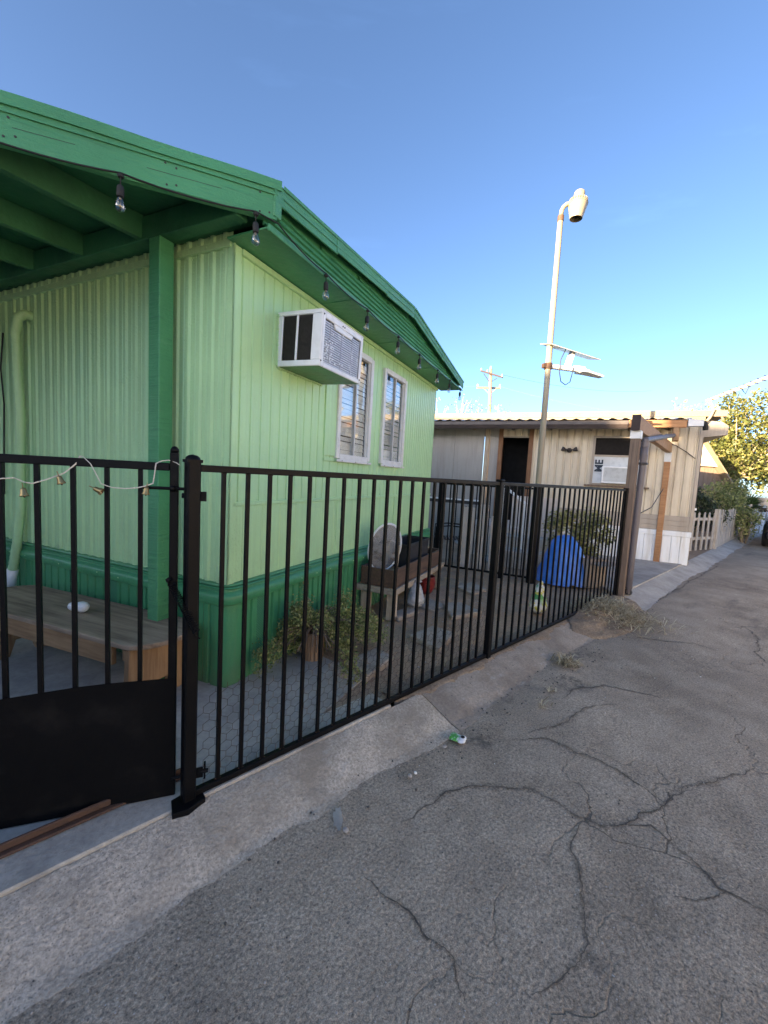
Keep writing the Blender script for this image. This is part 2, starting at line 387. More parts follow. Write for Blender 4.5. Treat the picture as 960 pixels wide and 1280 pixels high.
def leafmat(name, cols, rough=.55, trans=.25):
    k = NT(name)
    at = k.n('ShaderNodeAttribute', attribute_name='rnd').outputs['Fac']
    cr = k.n('ShaderNodeValToRGB', {0: at}); e = cr.color_ramp.elements
    while len(e) < len(cols): e.new(.5)
    for i, c in enumerate(cols): e[i].position = i/(len(cols)-1); e[i].color = (*c, 1)
    k.base(cr.outputs[0]); k.set(Roughness=rough)
    t = k.t.nodes.new('ShaderNodeBsdfTranslucent'); k.t.links.new(cr.outputs[0], t.inputs[0])
    mx = k.t.nodes.new('ShaderNodeMixShader'); mx.inputs[0].default_value = trans
    k.t.links.new(k.b.outputs[0], mx.inputs[1]); k.t.links.new(t.outputs[0], mx.inputs[2])
    k.t.links.new(mx.outputs[0], k.t.nodes['Material Output'].inputs[0])
    return k.m
M_leafdry = leafmat('olive_leaves', [(.09, .11, .035), (.19, .23, .07), (.30, .32, .11), (.42, .38, .18)])
M_leafbush = leafmat('yellowish_bush_leaves', [(.08, .10, .028), (.19, .20, .055), (.33, .31, .10), (.46, .42, .18)])
M_leafgold = leafmat('golden_green_leaves', [(.05, .07, .018), (.11, .13, .03), (.175, .175, .045), (.25, .225, .07)], trans=.35)
M_leafdark = leafmat('dark_green_leaves', [(.016, .026, .012), (.035, .055, .022), (.06, .085, .035), (.10, .11, .05)])
M_leafpale = leafmat('pale_dry_leaves', [(.15, .135, .06), (.24, .21, .09), (.33, .28, .13), (.42, .35, .19)], trans=.3)
M_straw = leafmat('dry_straw', [(.20, .16, .095), (.36, .30, .185), (.52, .45, .30), (.66, .59, .43)], .8)
M_bark = M('grey_bark', (.16, .12, .09), .9, .25, 10, .01, 40)
M_barkpale = M('pale_branch', (.36, .29, .2), .9, .2, 10, .004, 40)

def leaves(name, centres, size, mat, parent=None, long=1.6, up=.0, jitter=.35):
    """many small diamond leaf faces in one mesh, each with its own random tone"""
    n = len(centres); c = np.asarray(centres, float)
    a = rng.normal(size=(n, 3)); a[:, 2] += up; a /= np.linalg.norm(a, axis=1)[:, None]
    b = np.cross(a, rng.normal(size=(n, 3))); b /= np.linalg.norm(b, axis=1)[:, None]
    nn = np.cross(a, b)
    sz = size*(1+jitter*rng.normal(size=n)).clip(.4, 2)
    L = a*(sz*long)[:, None]; Wd = b*(sz*.5)[:, None]
    v = np.stack([c-L*.5, c+Wd-nn*(sz*.12)[:, None], c+L*.5, c-Wd-nn*(sz*.12)[:, None]], 1).reshape(-1, 3)
    me = bpy.data.meshes.new(name)
    me.vertices.add(4*n); me.vertices.foreach_set('co', v.ravel())
    me.loops.add(4*n); me.loops.foreach_set('vertex_index', np.arange(4*n))
    me.polygons.add(n); me.polygons.foreach_set('loop_start', np.arange(n)*4)
    me.update(calc_edges=True)
    at = me.attributes.new('rnd', 'FLOAT', 'FACE'); at.data.foreach_set('value', rng.random(n).astype(np.float32))
    me.materials.append(mat)
    return link(bpy.data.objects.new(name, me), parent)

def cluster(cs, n, sp):
    """n points spread round each (x,y,z,r) clump, denser near its shell"""
    out = []
    for x, y, z, r in cs:
        m = max(4, int(n*(r/sp)**2)); d = rng.normal(size=(m, 3)); d /= np.linalg.norm(d, axis=1)[:, None]
        rad = r*(rng.random(m)**.45)
        out.append(np.array((x, y, z))+d*rad[:, None]*(.8+.4*rng.random((m, 1))))
    return np.concatenate(out)

# ---------------------------------------------------------------- frames of reference
HC = Vector((-.98, 2.59, 0)); HA = radians(65.4)                    # trailer frame: x along the end wall, y along the long wall
def W(lu, lv, z=0):
    return Vector((HC.x+lu*cos(HA)-lv*sin(HA), HC.y+lu*sin(HA)+lv*cos(HA), z))
G0 = Vector((-.783, 1.674, 0)); FA = radians(43.785)                # fence frame: x along the fence, y into the yard
def Fp(s, t, z=0):                                                  # t = towards the lane
    return Vector((G0.x+s*cos(FA)+t*sin(FA), G0.y+s*sin(FA)-t*cos(FA), z))
ZY = .10

# ================================================================ SETTING
g = MB(); g.add([(-700, -700, -.06), (700, -700, -.06), (700, 700, -.06), (-700, 700, -.06)], [(0, 1, 2, 3)])
struct(g.build('ground', M_sand))
# lane: a gently uneven asphalt sheet in the fence frame
def sheet(name, mat, s0, s1, y0, y1, ns, ny, zf, loc, rz):
    mb = MB(); mb.strip([[(s0+(s1-s0)*i/ns, y0+(y1-y0)*j/ny, zf(s0+(s1-s0)*i/ns, y0+(y1-y0)*j/ny)) for j in range(ny+1)] for i in range(ns+1)])
    o = mb.build(name, mat, None, smooth=True); o.location = loc; o.rotation_euler = (0, 0, rz); return o
from mathutils import noise as mnoise
def nz(x, y, sc, seed=0.): return mnoise.noise(Vector((x*sc, y*sc, seed)))
road = sheet('road', M_asphalt, -12, 60, -7.5, .02, 288, 60, lambda x, y: .010*nz(x, y, 1.1)+.004*nz(x, y, 4, 3), G0, FA)
struct(road)
# yard soil
def yz(x, y): return ZY+.010*nz(x, y, 1.4, 5)+.006*nz(x, y, 5, 8)-.006
yard = sheet('yard_soil', M_dirt, -14, 30, .03, 26, 220, 130, yz, G0, FA); struct(yard)

# kerb apron: separate cast slabs along the lane
def kerb_piece(s0, s1, mat, t0=.03, t1=.37, z0=.095, z1=-.006, fine=False):
    """worn concrete apron; its foot runs out under the asphalt so the joint is ragged"""
    mb = MB(); n = max(4, int((s1-s0)/(.022 if fine else .07))); m = 20 if fine else 10; rows = []
    for i in range(n+1):
        s = s0+(s1-s0)*i/n; r = [(s, -t0, -.03)]
        for j in range(m+1):
            f = j/m; t = t0+(t1-t0)*f; g = min(1, f/.80)
            z = z0+(.006-z0)*(g**1.15)+(z1-.006)*max(0, (f-.80)/.20)
            z += .004*nz(s, t, 6, 2)+.003*nz(s, t, 17, 4)+.0026*nz(s, t, 45, 6)*(1 if fine else 0)+.007*nz(s, t, 3.5, 12)*f
            r.append((s, -t, z))
        r.append((s, -t1-.004, -.04)); rows.append(r)
    mb.strip(rows); k = len(rows[0])
    mb.add(rows[0], [tuple(range(k))]); mb.add(rows[-1], [tuple(range(k))])
    return mb
kerb = struct(kerb_piece(-4.2, -1.35, M_kerb).build('kerb', M_kerb, auto=True)); kerb.location = G0; kerb.rotation_euler = (0, 0, FA)
for s0, s1, m in ((-1.343, 1.487, M_kerb), (1.497, 3.30, M_kerbdirty), (3.306, 5.5, M_kerbdirty), (5.506, 8.2, M_kerbfar), (8.206, 11.2, M_kerbfar), (11.206, 14.4, M_kerbfar), (14.406, 26, M_kerbfar)):
    o = kerb_piece(s0, s1, m, t0=.03 if s0 < 5 else -.02, z0=.095 if s0 < 5 else .104, fine=-2 < s0 < 4).build('kerb_slab', m, kerb, auto=True)
# smooth strip under the fence line
def strip(s0, s1, t0, t1, z, mat, name):
    mb = MB(); mb.box(s0, s1, -t1, -t0, -.02, z); o = mb.build(name, mat, None, bevel=.006); o.location = G0; o.rotation_euler = (0, 0, FA); return struct(o)
strip(-4.2, 1.22, -.165, .026, .108, M_strip, 'concrete_strip')
# porch slab and walkway
mb = MB(); poly = []
for p in (Fp(-4.5, -.18), Fp(.02, -.18), Fp(.62, -.10), W(.62, -.72), W(.80, -.02), W(-.0, .0), W(-.02, 5), W(-5, 6)):
    poly.append((p.x, p.y))
mb.prism(poly, .0, .106); struct(mb.build('porch_slab', M_slab))
# driveway in front of the far home
mb = MB(); poly = [(p.x, p.y) for p in (Fp(5.55, .015), Fp(9.55, .015), W(8.4, -4.25), W(8.4, 1.0), W(5.6, -.6), W(5.3, -2.2))]
mb.prism(poly, 0, .119); struct(mb.build('driveway', M_drive))
# cracks in the asphalt: ragged, soil-filled, following the lane
def margin():
    k = NT('crumbled_crack_margin'); k.base(k.scale((.15, .125, .095), k.ramp(k.noise(60, 4), .3, .7, .6, 1.4))); k.set(Roughness=.95)
    e = k.n('ShaderNodeAttribute', attribute_name='edge').outputs['Fac']
    k.set(Alpha=k.math('MULTIPLY', k.math('MULTIPLY', e, .42), k.ramp(k.noise(28, 5, .7), .36, .62))); return k.m
M_margin = margin()
def crack(pts, w, name='road_crack', mat=None):
    P = [Vector(p) for p in pts]; out = []
    for a, b in zip(P, P[1:]):
        L = (b-a).length; n = max(2, int(L/.012))
        for i in range(n): out.append(a.lerp(b, i/n))
    out.append(P[-1]); rows = []
    for i, p in enumerate(out):
        d = (out[min(i+1, len(out)-1)]-out[max(i-1, 0)]).normalized(); nrm = Vector((-d.y, d.x))
        off = .026*mnoise.noise(Vector((p.x*5, p.y*5, 1)))+.016*mnoise.noise(Vector((p.x*17, p.y*17, 2)))+.006*mnoise.noise(Vector((p.x*60, p.y*60, 4)))
        ww = .62*w*max(.22, .62+.75*mnoise.noise(Vector((p.x*9, p.y*9, 6)))+.7*mnoise.noise(Vector((p.x*27, p.y*27, 9))))*min(1, .15+i/8, .15+(len(out)-1-i)/8)
        q = p+nrm*off
        def zz(v):
            l = Matrix.Rotation(-FA, 2) @ Vector((v.x-G0.x, v.y-G0.y)); return .0035+.010*nz(l.x, l.y, 1.1)+.004*nz(l.x, l.y, 4, 3)
        a = q+nrm*ww/2; b = q-nrm*ww/2
        rows.append([(a.x, a.y, zz(a)), (b.x, b.y, zz(b))])
    mb = MB(); mb.strip(rows); struct(mb.build(name, mat or M_crack))
    wide = []
    for (a, b), i in zip(rows, range(len(rows))):
        a = Vector(a); b = Vector(b); c = (a+b)/2; d = (b-a).normalized() if (b-a).length > 1e-6 else Vector((1, 0, 0)); q = .015+.012*mnoise.noise(Vector((c.x*6, c.y*6, 3)))
        ends = min(1, .1+i/25, .1+(len(rows)-1-i)/25)
        wide.append([tuple(c+d*q*f*ends-Vector((0, 0, .0016))) for f in (-1.6, -.8, 0, .8, 1.6)])
    mb = MB(); mb.strip(wide); o = struct(mb.build('crack_margin', M_margin))
    at = o.data.attributes.new('edge', 'FLOAT', 'POINT'); at.data.foreach_set('value', np.tile(np.array((0, .6, 1, .6, 0), np.float32), len(wide)))
CRACKS = [
    (0.012, [(0.17, 1.74), (0.37, 1.90), (0.52, 1.98), (0.68, 1.99), (0.82, 1.98), (0.90, 1.91), (1.01, 1.80), (1.09, 1.76), (1.20, 1.79), (1.37, 1.87), (1.49, 1.94), (1.64, 2.07)]),
    (0.012, [(0.85, 2.38), (1.07, 2.40), (1.18, 2.29), (1.31, 2.21), (1.41, 2.06), (1.49, 1.94)]),
    (0.014, [(1.20, 1.79), (1.32, 1.79), (1.36, 1.69), (1.40, 1.59), (1.41, 1.50), (1.47, 1.46), (1.54, 1.39)]),
    (0.009, [(1.01, 1.80), (0.90, 1.63), (0.88, 1.50), (0.80, 1.36), (0.75, 1.24), (0.65, 1.15), (0.53, 1.11)]),
    (0.009, [(1.19, 1.45), (1.34, 1.48), (1.43, 1.49)]),
    (0.010, [(0.01, 1.47), (0.06, 1.40), (0.16, 1.34), (0.21, 1.27), (0.28, 1.24), (0.30, 1.17), (0.31, 1.10)]),
    (0.010, [(0.96, 2.43), (1.24, 2.57), (1.51, 2.78), (1.75, 2.86)]),
    (0.016, [(1.36, 2.88), (1.56, 3.05), (1.82, 3.13), (1.98, 3.05), (2.19, 2.99)]),
    (0.016, [(2.71, 4.27), (2.98, 4.16), (3.27, 4.13), (3.39, 3.96)]),
    (0.018, [(4.34, 4.74), (4.17, 4.39), (3.78, 3.99), (3.66, 3.73)]),
    (0.022, [(3.83, 5.64), (4.14, 5.89), (4.46, 6.24), (4.97, 6.66), (5.41, 7.12), (5.90, 7.52), (6.37, 8.01), (7.39, 8.92)]),
    (0.010, [(1.49, 1.94), (1.68, 2.05), (1.91, 2.12), (2.21, 2.24)]),
]
for w, pts in CRACKS: crack(pts, w)

# ================================================================ GREEN MOBILE HOME (local x = along end wall, -y = outwards to the lane, +y = along the long wall)
home = thing('mobile_home', 'pale green mobile home with dark green skirting, roof edge and porch', 'mobile home', HC, HA)
UL, VL = 3.97, 9.0
RZ = lambda u: 3.131+.0655*u if u <= 2.1 else 3.2686-.13*(u-2.1)     # roof top
def grooved(u0, u1, pitch=.098, gw=.016, gd=.007):
    pr = [(u0, 0.)]; u = u0+pitch*.5
    while u < u1-gw:
        pr += [(u, 0.), (u+gw*.3, gd), (u+gw*.7, gd), (u+gw, 0.)]; u += pitch
    pr.append((u1, 0.)); return pr
def ribbed(a0, a1, pitch=.104, rise=.013):
    pr = [(a0, 0.)]; a = a0+.01
    while a < a1-pitch:
        pr += [(a+.024, 0.), (a+.036, -rise), (a+.060, -rise), (a+.072, 0.), (a+.082, 0.), (a+.087, -.004), (a+.094, -.004), (a+.099, 0.)]; a += pitch
    pr.append((a1, 0.)); return pr
def end_sheet(mb, u0, u1, z0, z1, off=0., **k):                      # faces -y; depth goes inwards
    pr = grooved(u0, u1, **k); mb.strip([[(u, d+off, z) for z in (z0, z1)] for u, d in pr])
def front_sheet(mb, v0, v1, z0, z1, off=0.):
    pr = ribbed(v0, v1); mb.strip([[(d+off, v, z) for z in (z0, z1)] for v, d in pr])
W1, W2, ZW = (1.227, 1.857), (2.144, 2.760), (1.685, 2.702)
for a, b, z0, z1 in ((0.012, 1.227, 1.318, 2.88), (1.227, 1.857, 1.318, ZW[0]), (1.227, 1.857, ZW[1], 2.88), (1.857, 2.144, 1.318, 2.88),
                     (2.144, 2.760, 1.318, ZW[0]), (2.144, 2.760, ZW[1], 2.88), (2.760, UL, 1.318, 2.88)):
    mb = MB(); end_sheet(mb, a, b, z0, z1, pitch=.098 if a < 2.7 else .075); mb.build('siding_panel', M_ltgreen, home)
for a, b, o in ((.012, 1.30, 0), (1.30, 2.62, .002), (2.62, UL, 0)):
    mb = MB(); end_sheet(mb, a, b, .79, 1.318, off=o-.004, pitch=.19 if a < 2 else .098, gd=.004); mb.build('lower_siding_panel', M_ltgreen, home)
v = .012
k = 0
while v < VL:
    mb = MB(); front_sheet(mb, max(.012, v-.02), min(v+1.28, VL), .79, 2.956, off=(.0, .002)[k % 2]); mb.build('siding_panel', M_ltgreen, home); v += 1.28; k += 1
mb = MB(); mb.box(.02, UL, -.012, .006, 1.305, 1.332).build('seam_strip', M_ltgreen, home, bevel=.003)
mb = MB(); mb.box(-.012, .05, -.012, .0, .80, 2.88).box(-.012, .0, -.012, .045, .80, 2.91); mb.build('corner_trim', M_ltgreen, home, bevel=.003)
mb = MB(); mb.box(.05, UL+.02, -.022, .004, 2.842, 2.878); mb.build('top_trim', M_ltgreen, home, bevel=.003)
mb = MB(); mb.box(-.024, .004, .012, VL, 2.862, 2.905); mb.build('top_trim', M_ltgreen, home, bevel=.003)
mb = MB(); mb.box(1.04, 1.218, -.012, .003, 1.70, 2.33).box(1.04, 1.95, -.012, .003, 1.655, 1.682); mb.build('patch_panel', M_ltgreen, home, bevel=.002)
mb = MB(); mb.box(.03, UL-.02, .05, .30, .2, 2.8); dk = MB(); dk.box(1.15, 2.85, .30, .32, 1.5, 2.8).box(1.15, 2.85, .06, .32, 1.55, 1.57)
dk.build('inner_wall', M_dark, home)
mb = MB(); mb.box(UL-.02, UL, .0, VL, .1, 2.9); mb.build('rear_wall', M_ltgreen, home)
MB().box(.03, UL-.03, VL-.02, VL, .1, 2.9).build('rear_wall', M_ltgreen, home)
# skirting band, swept round the rounded corner
def sweep(profile, name, mat, u1, v1, R=.06):
    path = [(u1, 0, 0, -1)] + [(R+.02+(u1-R)*i/24, 0, 0, -1) for i in range(23, -1, -1)]
    for i in range(0, 9):
        a = -pi/2 - (pi/2)*i/8; path.append((R+R*cos(a), R+R*sin(a), cos(a), sin(a)))
    path += [(0, R+.02+(v1-R)*i/30, -1, 0) for i in range(31)]
    mb = MB(); mb.strip([[(x+nx*d, y+ny*d, z) for d, z in profile] for x, y, nx, ny in path])
    return mb.build(name, mat, home, auto=True)
sweep([(-.01, .806), (.030, .802), (.034, .792), (.020, .786), (.020, .780)], 'drip_edge', M_dkgreen, UL, VL)
sweep([(.0, .785), (.038, .782), (.044, .775), (.030, .764), (.032, .752), (.056, .735), (.062, .72), (.060, .690), (.052, .672), (.036, .664), (.0, .662)], 'skirting_band', M_dkgreen, UL, VL)
# skirting panels: grooved sheets and perforated vents between
R = .09
mb = MB(); pr = []
for i in range(0, 11):
    a = -pi/2-(pi/2)*i/10; pr.append((R+(R+.012)*cos(a), R+(R+.012)*sin(a)))
mb.strip([[(x, y, z) for z in (.06, .664)] for x, y in [(R+.18, -.012), (R+.135, -.012), (R+.128, .002), (R+.112, .002), (R+.105, -.012), (R+.055, -.012), (R+.048, .002), (R+.032, .002), (R+.025, -.012)]+pr+[(-.012, R+.03), (.002, R+.037), (.002, R+.053), (-.012, R+.06), (-.012, R+.10)]]); mb.build('skirting_corner', M_dkgreen, home, auto=True)
def sk_end(u0, u1, mat, name, nv):
    mb = MB()
    if nv: mb.strip([[(u0, -.010, z) for z in (.06, .664)], [(u1, -.010, z) for z in (.06, .664)]])
    else:
        pr = grooved(u0, u1, pitch=.083, gw=.030, gd=.020); mb.strip([[(u, d-.014, z) for z in (.06+.012*sin(u*9), .664)] for u, d in pr])
    mb.build(name, mat, home)
u = R+.18; k = 0
while u < UL-.05:
    w = .10 if k % 2 == 0 else .42
    sk_end(u, min(u+w, UL), M_vent if k % 2 == 0 else M_dkgreen, 'vent_strip' if k % 2 == 0 else 'skirting_panel', k % 2 == 0); u += w; k += 1
v = R+.10; k = 0
while v < VL:
    w = .10 if k % 2 == 1 else .40; a, b = v, min(v+w, VL); mb = MB()
    if k % 2 == 1: mb.strip([[(-.010, a, z) for z in (.06, .664)], [(-.010, b, z) for z in (.06, .664)]])
    else: mb.strip([[(d-.014, q, z) for z in (.06, .664)] for q, d in grooved(a, b, pitch=.10, gw=.024, gd=.016)])
    mb.build('vent_strip' if k % 2 == 1 else 'skirting_panel', M_vent if k % 2 == 1 else M_dkgreen, home); v += w; k += 1
mb = MB(); mb.box(.10, .95, -.004, .02, .06, .665).box(.0, .02, 1.0, 4, .06, .66); 
# windows
# screw heads, seams and dents
mb = MB()
def screw(x, y, z, axis, r=.0055):
    m = Matrix.Translation((x, y, z)) @ Matrix.Rotation(pi/2, 4, 'X') if axis == 'y' else Matrix.Translation((x, y, z)) @ Matrix.Rotation(-pi/2, 4, 'Y')
    mb.lathe([(r, 0), (r*.8, .003), (.0005, .0042)], n=7, mtx=m)
for z in (2.80, 1.345, 1.292, .83, 2.05):
    u = .06
    while u < 1.2 if z == 2.05 else u < UL:
        if random.random() < .85: screw(u+random.uniform(-.004, .004), -.001, z+random.uniform(-.006, .006), 'y')
        u += .196 if z == 2.05 else .098*2
for z in (2.84, .835, 1.9):
    v = .08
    while v < 5: screw(-.016, v, z+random.uniform(-.006, .006), 'x'); v += .256
for u in np.arange(.3, UL, .21): screw(u, -.062, .705+random.uniform(-.004, .004), 'y'); screw(u+.05, -.016, .13+random.uniform(-.01, .01), 'y')
for v in np.arange(.25, 5, .25): screw(-.062, v, .705+random.uniform(-.004, .004), 'x')
o = mb.build('screw_heads', M_ltgreen, home); o['kind'] = 'stuff'
for u in (1.30, 2.62): MB().box(u-.004, u+.010, -.009, -.0045, .80, 1.305).build('panel_joint', M_ltgreen, home)
def window(u0, u1, z0, z1):
    f = MB(); w = .042; y0, y1 = -.030, .012
    f.box(u0-.012, u0+w, y0, y1, z0, z1).box(u1-w, u1+.012, y0, y1, z0, z1).box(u0+w, u1-w, y0, y1, z1-w, z1+.012)
    f.box(u0+w, u1-w, y0, y1, z0-.012, z0+w).box(u0-.02, u1+.02, -.045, -.0301, z0-.03, z0-.008)
    fr = f.build('window', M_whitealu, home, bevel=.004)
    um = (u0+u1)/2
    s = MB(); s.box(um-.014, um+.014, -.018, .008, z0+w, z1-w); 
    for a, b, yy in ((u0+w, um, -.006), (um, u1-w, .004)):
        s.box(a, a+.014, yy-.012, yy+.006, z0+w, z1-w).box(b-.014, b, yy-.012, yy+.006, z0+w, z1-w)
    s.build('sash', M_whitealu, fr)
    for a, b, yy in ((u0+w+.01, um-.01, -.004), (um+.01, u1-w-.01, .006)):
        p = MB(); p.box(a, b, yy, yy+.004, z0+w, z1-w); p.build('pane', M_glass, fr)
    bl = MB(); z = z0+w+.02
    while z < z1-w-.01:
        zz = z+.004*sin(z*40); bl.box(-.5*(u1-u0)+w, .5*(u1-u0)-w, -.0205, .0205, -.001, .001, Matrix.Translation((um, .030, zz)) @ Matrix.Rotation(radians(72+9*random.random()), 4, 'X') @ Matrix.Rotation(radians(random.uniform(-.5, .5)), 4, 'Y')); z += .043
    b = bl.build('blind', M_blind, fr); b['kind'] = 'stuff'
    sc = MB()
    for uu in (u0+.06, um, u1-.06):
        sc.lathe([(.005, 0), (.004, .003)], n=6, mtx=Matrix.Translation((uu, -.045, z0-.019)) @ Matrix.Rotation(pi/2, 4, 'X'))
    sc.build('screw', M_rust, fr)
window(*W1, *ZW); window(*W2, *ZW)

# eave over the end wall: soffit, gable boards, rake band
mb = MB(); mb.box(-.06, 4.18, -.30, .0, 2.882, 2.892); mb.build('soffit', M_dkgreen, home)
for u0 in (.9, 1.9, 2.9):
    MB().box(u0, u0+.014, -.30, -.024, 2.8785, 2.8815).build('soffit_joint', M_dkgreen, home)
for a, b in ((-.06, .055), (.06, .115), (.12, .175), (.18, .235), (.24, .295)):
    pass
mb = MB(); mb.box(-.065, 4.19, -.318, -.3005, 2.868, 2.905); mb.build('soffit_trim', M_greenwood, home, bevel=.003)
z = 2.906; hgt = .036
while z < 3.16:
    us = [i*.02 for i in range(-3, 210)]; ok = [q for q in us if RZ(q)-.095 > z+hgt*.5]
    if ok:
        mb = MB(); a, b = ok[0], ok[-1]; mb.prismd([(a, -.268, z), (a, -.285, z+.004), (a, -.270, z+hgt), (a, -.262, z+hgt)], (b-a, 0, 0)); mb.build('gable_board', M_greenwood, home)
    z += hgt
mb = MB(); mb.prismd([(-.0, -.262, 2.9), (4.15, -.262, 2.9), (4.15, -.262, RZ(4.15)-.05), (2.1, -.262, RZ(2.1)-.05), (0, -.262, RZ(0)-.05)], (0, .02, 0)); mb.build('gable_back', M_dkgreen, home)
def rake(u0, u1, y, th, top, dz, name='rake_flashing'):
    mb = MB(); mb.prismd([(u0, y, RZ(u0)+top), (u1, y, RZ(u1)+top), (u1, y, RZ(u1)+top-dz), (u0, y, RZ(u0)+top-dz)], (0, th, 0)); return mb.build(name, M_greenwood, home, bevel=.003)
rake(.0, .62, -.335, .014, .004, .108); rake(.60, 1.45, -.339, .012, .010, .104); rake(1.44, 2.10, -.336, .013, .004, .106); rake(2.11, 3.2, -.336, .013, .003, .10); rake(3.19, 4.19, -.339, .012, .006, .10)
rake(.02, 2.1, -.343, .004, .012, .022, 'roof_drip_edge'); rake(2.11, 4.2, -.345, .005, .012, .022, 'roof_drip_edge')
rake(.03, 2.1, -.341, .003, -.050, .012, 'flashing_bead'); rake(2.12, 4.18, -.342, .003, -.050, .012, 'flashing_bead')
# roof sheets and porch deck (porch edge is cut on a skew)
FD = Vector((-.794, .608, 0)); FN = Vector((-.608, -.794, 0))
def fas(d, z=0., o=0.): return Vector((.0, -.318, 0))+FD*d+FN*o+Vector((0, 0, z))
pl = [(.0, -.322), (2.1, -.322), (2.1, VL), (-3.3, VL), (-3.3, 2.18)]
mb = MB(); mb.prism(pl, lambda x, y: RZ(x)-.045, lambda x, y: RZ(x)-.002); mb.build('roof', M_dkgreen_shade, home)
mb = MB(); mb.prism([(2.1, -.322), (4.2, -.322), (4.2, VL), (2.1, VL)], lambda x, y: RZ(x)-.045, lambda x, y: RZ(x)-.003); mb.build('roof', M_dkgreen, home)
def fascia(d0, d1, o0, o1, top, dz, name):
    mb = MB(); n = 12; vs = []
    for i in range(n+1):
        p = fas(d0+(d1-d0)*i/n); zt = RZ(p.x)+top+.003*sin(i*1.3)
        vs.append([(p+FN*o)+Vector((0, 0, z)) for o, z in ((o0, zt-dz), (o1, zt-dz), (o1, zt), (o0, zt), (o0, zt-dz))])
    mb.strip(vs); mb.add(vs[0][:4], [(0, 1, 2, 3)]); mb.add(vs[-1][:4], [(0, 1, 2, 3)])
    return mb.build(name, M_greenwood, home)
fascia(.01, 2.045, -.005, .032, -.040, .158, 'fascia_board'); fascia(2.05, 4.1, -.006, .030, -.042, .156, 'fascia_board')
mb = MB()
for d in (.06, .10, .52, .56, 1.12, 1.16, 1.70, 1.74, 1.98, 2.02):
    for dz in (.075, .165):
        p = fas(d+random.uniform(-.01, .01), 0, .032); p.z = RZ(p.x)-.0-dz+random.uniform(-.012, .012); mb.lathe([(.006, -.001), (.005, .002)], n=7, mtx=Matrix.Translation(p) @ FN.to_track_quat('Z', 'Y').to_matrix().to_4x4())
o = mb.build('nail_heads', M_louvre, home); o['kind'] = 'stuff'
for d, L_ in ((.30, .34), (.92, .22), (1.45, .40)):
    p = fas(d, 0, .0325); q = fas(d+L_, 0, .0325); p.z = RZ(p.x)-.115; q.z = RZ(q.x)-.122; MB().bar(p, q, .0006, .0022).build('board_check', M_louvre, home)
fascia(-.01, 1.9, .030, .042, .008, .050, 'roof_flashing'); fascia(1.88, 4.1, .034, .044, .012, .050, 'roof_flashing')
fascia(.01, 4.1, .033, .040, -.062, .008, 'flashing_bead'); fascia(.02, 4.1, .0325, .0365, -.185, .012, 'fascia_lip')
mb = MB(); mb.box(-.045, .012, -.338, -.29, 2.95, 3.10); mb.build('corner_block', M_greenwood, home, bevel=.004)
for k in range(9):
    v = .62+.61*k; ue = -.794/.608*(v+.30)+.05
    mb = MB(); mb.prismd([(-.02, v-.022, RZ(0)-.047), (ue, v-.022, RZ(ue)-.047), (ue, v-.022, RZ(ue)-.187), (-.02, v-.022, RZ(0)-.187)], (0, .044, 0)); mb.build('rafter', M_dkgreen_shade, home, bevel=.003)
mb = MB(); mb.box(-.165, -.075, -.17, VL, 2.925, 3.065); mb.build('porch_beam', M_dkgreen_shade, home, bevel=.004)
mb = MB(); mb.box(-.074, -.004, -.26, VL, 2.955, 3.075); mb.build('ledger', M_dkgreen_shade, home)
mb = MB(); mb.box(-.170, -.070, .43, .53, .10, 2.925); mb.build('porch_post', M_greenwood, home, bevel=.005)
mb = MB(); mb.box(-.168, -.072, 2.90, 3.00, .10, 2.925); mb.build('porch_post', M_greenwood, home, bevel=.005)

# ---------------------------------------------------------------- window air conditioner
ac = thing('air_conditioner', 'white window air conditioner jutting from the pale green end wall', 'air conditioner', W(.41, 0, 2.272), HA)
tilt = Matrix.Rotation(radians(2.0), 4, 'X')
D, Wd, Hh = .358, .575, .368
mb = MB()
mb.box(0, .012, -D, .02, 0, .040, tilt).box(0, .012, -D, .02, Hh-.030, Hh, tilt)
mb.box(0, .012, -D, -D*.78, .04, Hh-.03, tilt).box(0, .012, -D*.46, -D*.41, .04, Hh-.03, tilt).box(0, .012, -D*.10, .02, .04, Hh-.03, tilt)
mb.box(.012, Wd-.012, -D, .02, Hh-.012, Hh, tilt).box(Wd-.012, Wd, -D, .02, 0, Hh, tilt)
b = .030
mb.box(.012, b+.014, -D, -D+.014, 0, Hh-.012, tilt).box(Wd-b, Wd-.012, -D, -D+.014, 0, Hh-.012, tilt).box(b+.014, Wd-b, -D, -D+.014, 0, .032, tilt).box(b+.014, Wd-b, -D, -D+.014, Hh-.050, Hh-.012, tilt)
mb.prismd([tilt @ Vector(p) for p in ((.15, -D+.001, Hh-.050), (.17, -D+.001, Hh-.085), (.40, -D+.001, Hh-.085), (.42, -D+.001, Hh-.050))], (0, .012, 0))
mb.build('casing', M_white, ac, bevel=.005)
MB().box(.012, Wd-.012, -D+.012, .0, .001, .006, tilt).build('base_pan', M_dkgreen, ac)
mb = MB()
for a, c in ((D*.78, D*.46), (D*.41, D*.10)):
    mb.box(.016, .020, -a, -c, .04, Hh-.03, tilt)
    for i in range(38):
        z = .045+i*(Hh-.08)/38; mb.box(.008, .016, -a+.002, -c-.002, z, z+.003, tilt)
mb.build('side_louvre', M_louvre, ac)
mb = MB(); mb.box(b, Wd-b, -D+.022, -D+.026, .03, Hh-.045, tilt); mb.build('coil_back', M_louvre, ac)
mb = MB()
for i in range(18):
    z = .036+i*(Hh-.088)/18; mb.box(b+.01, Wd-b-.004, -D+.010+.003*random.random(), -D+.021, z, z+.0095, tilt)
for i in range(3):
    x = b+.09+i*.15; mb.box(x, x+.003, -D+.008, -D+.020, .034, Hh-.052, tilt)
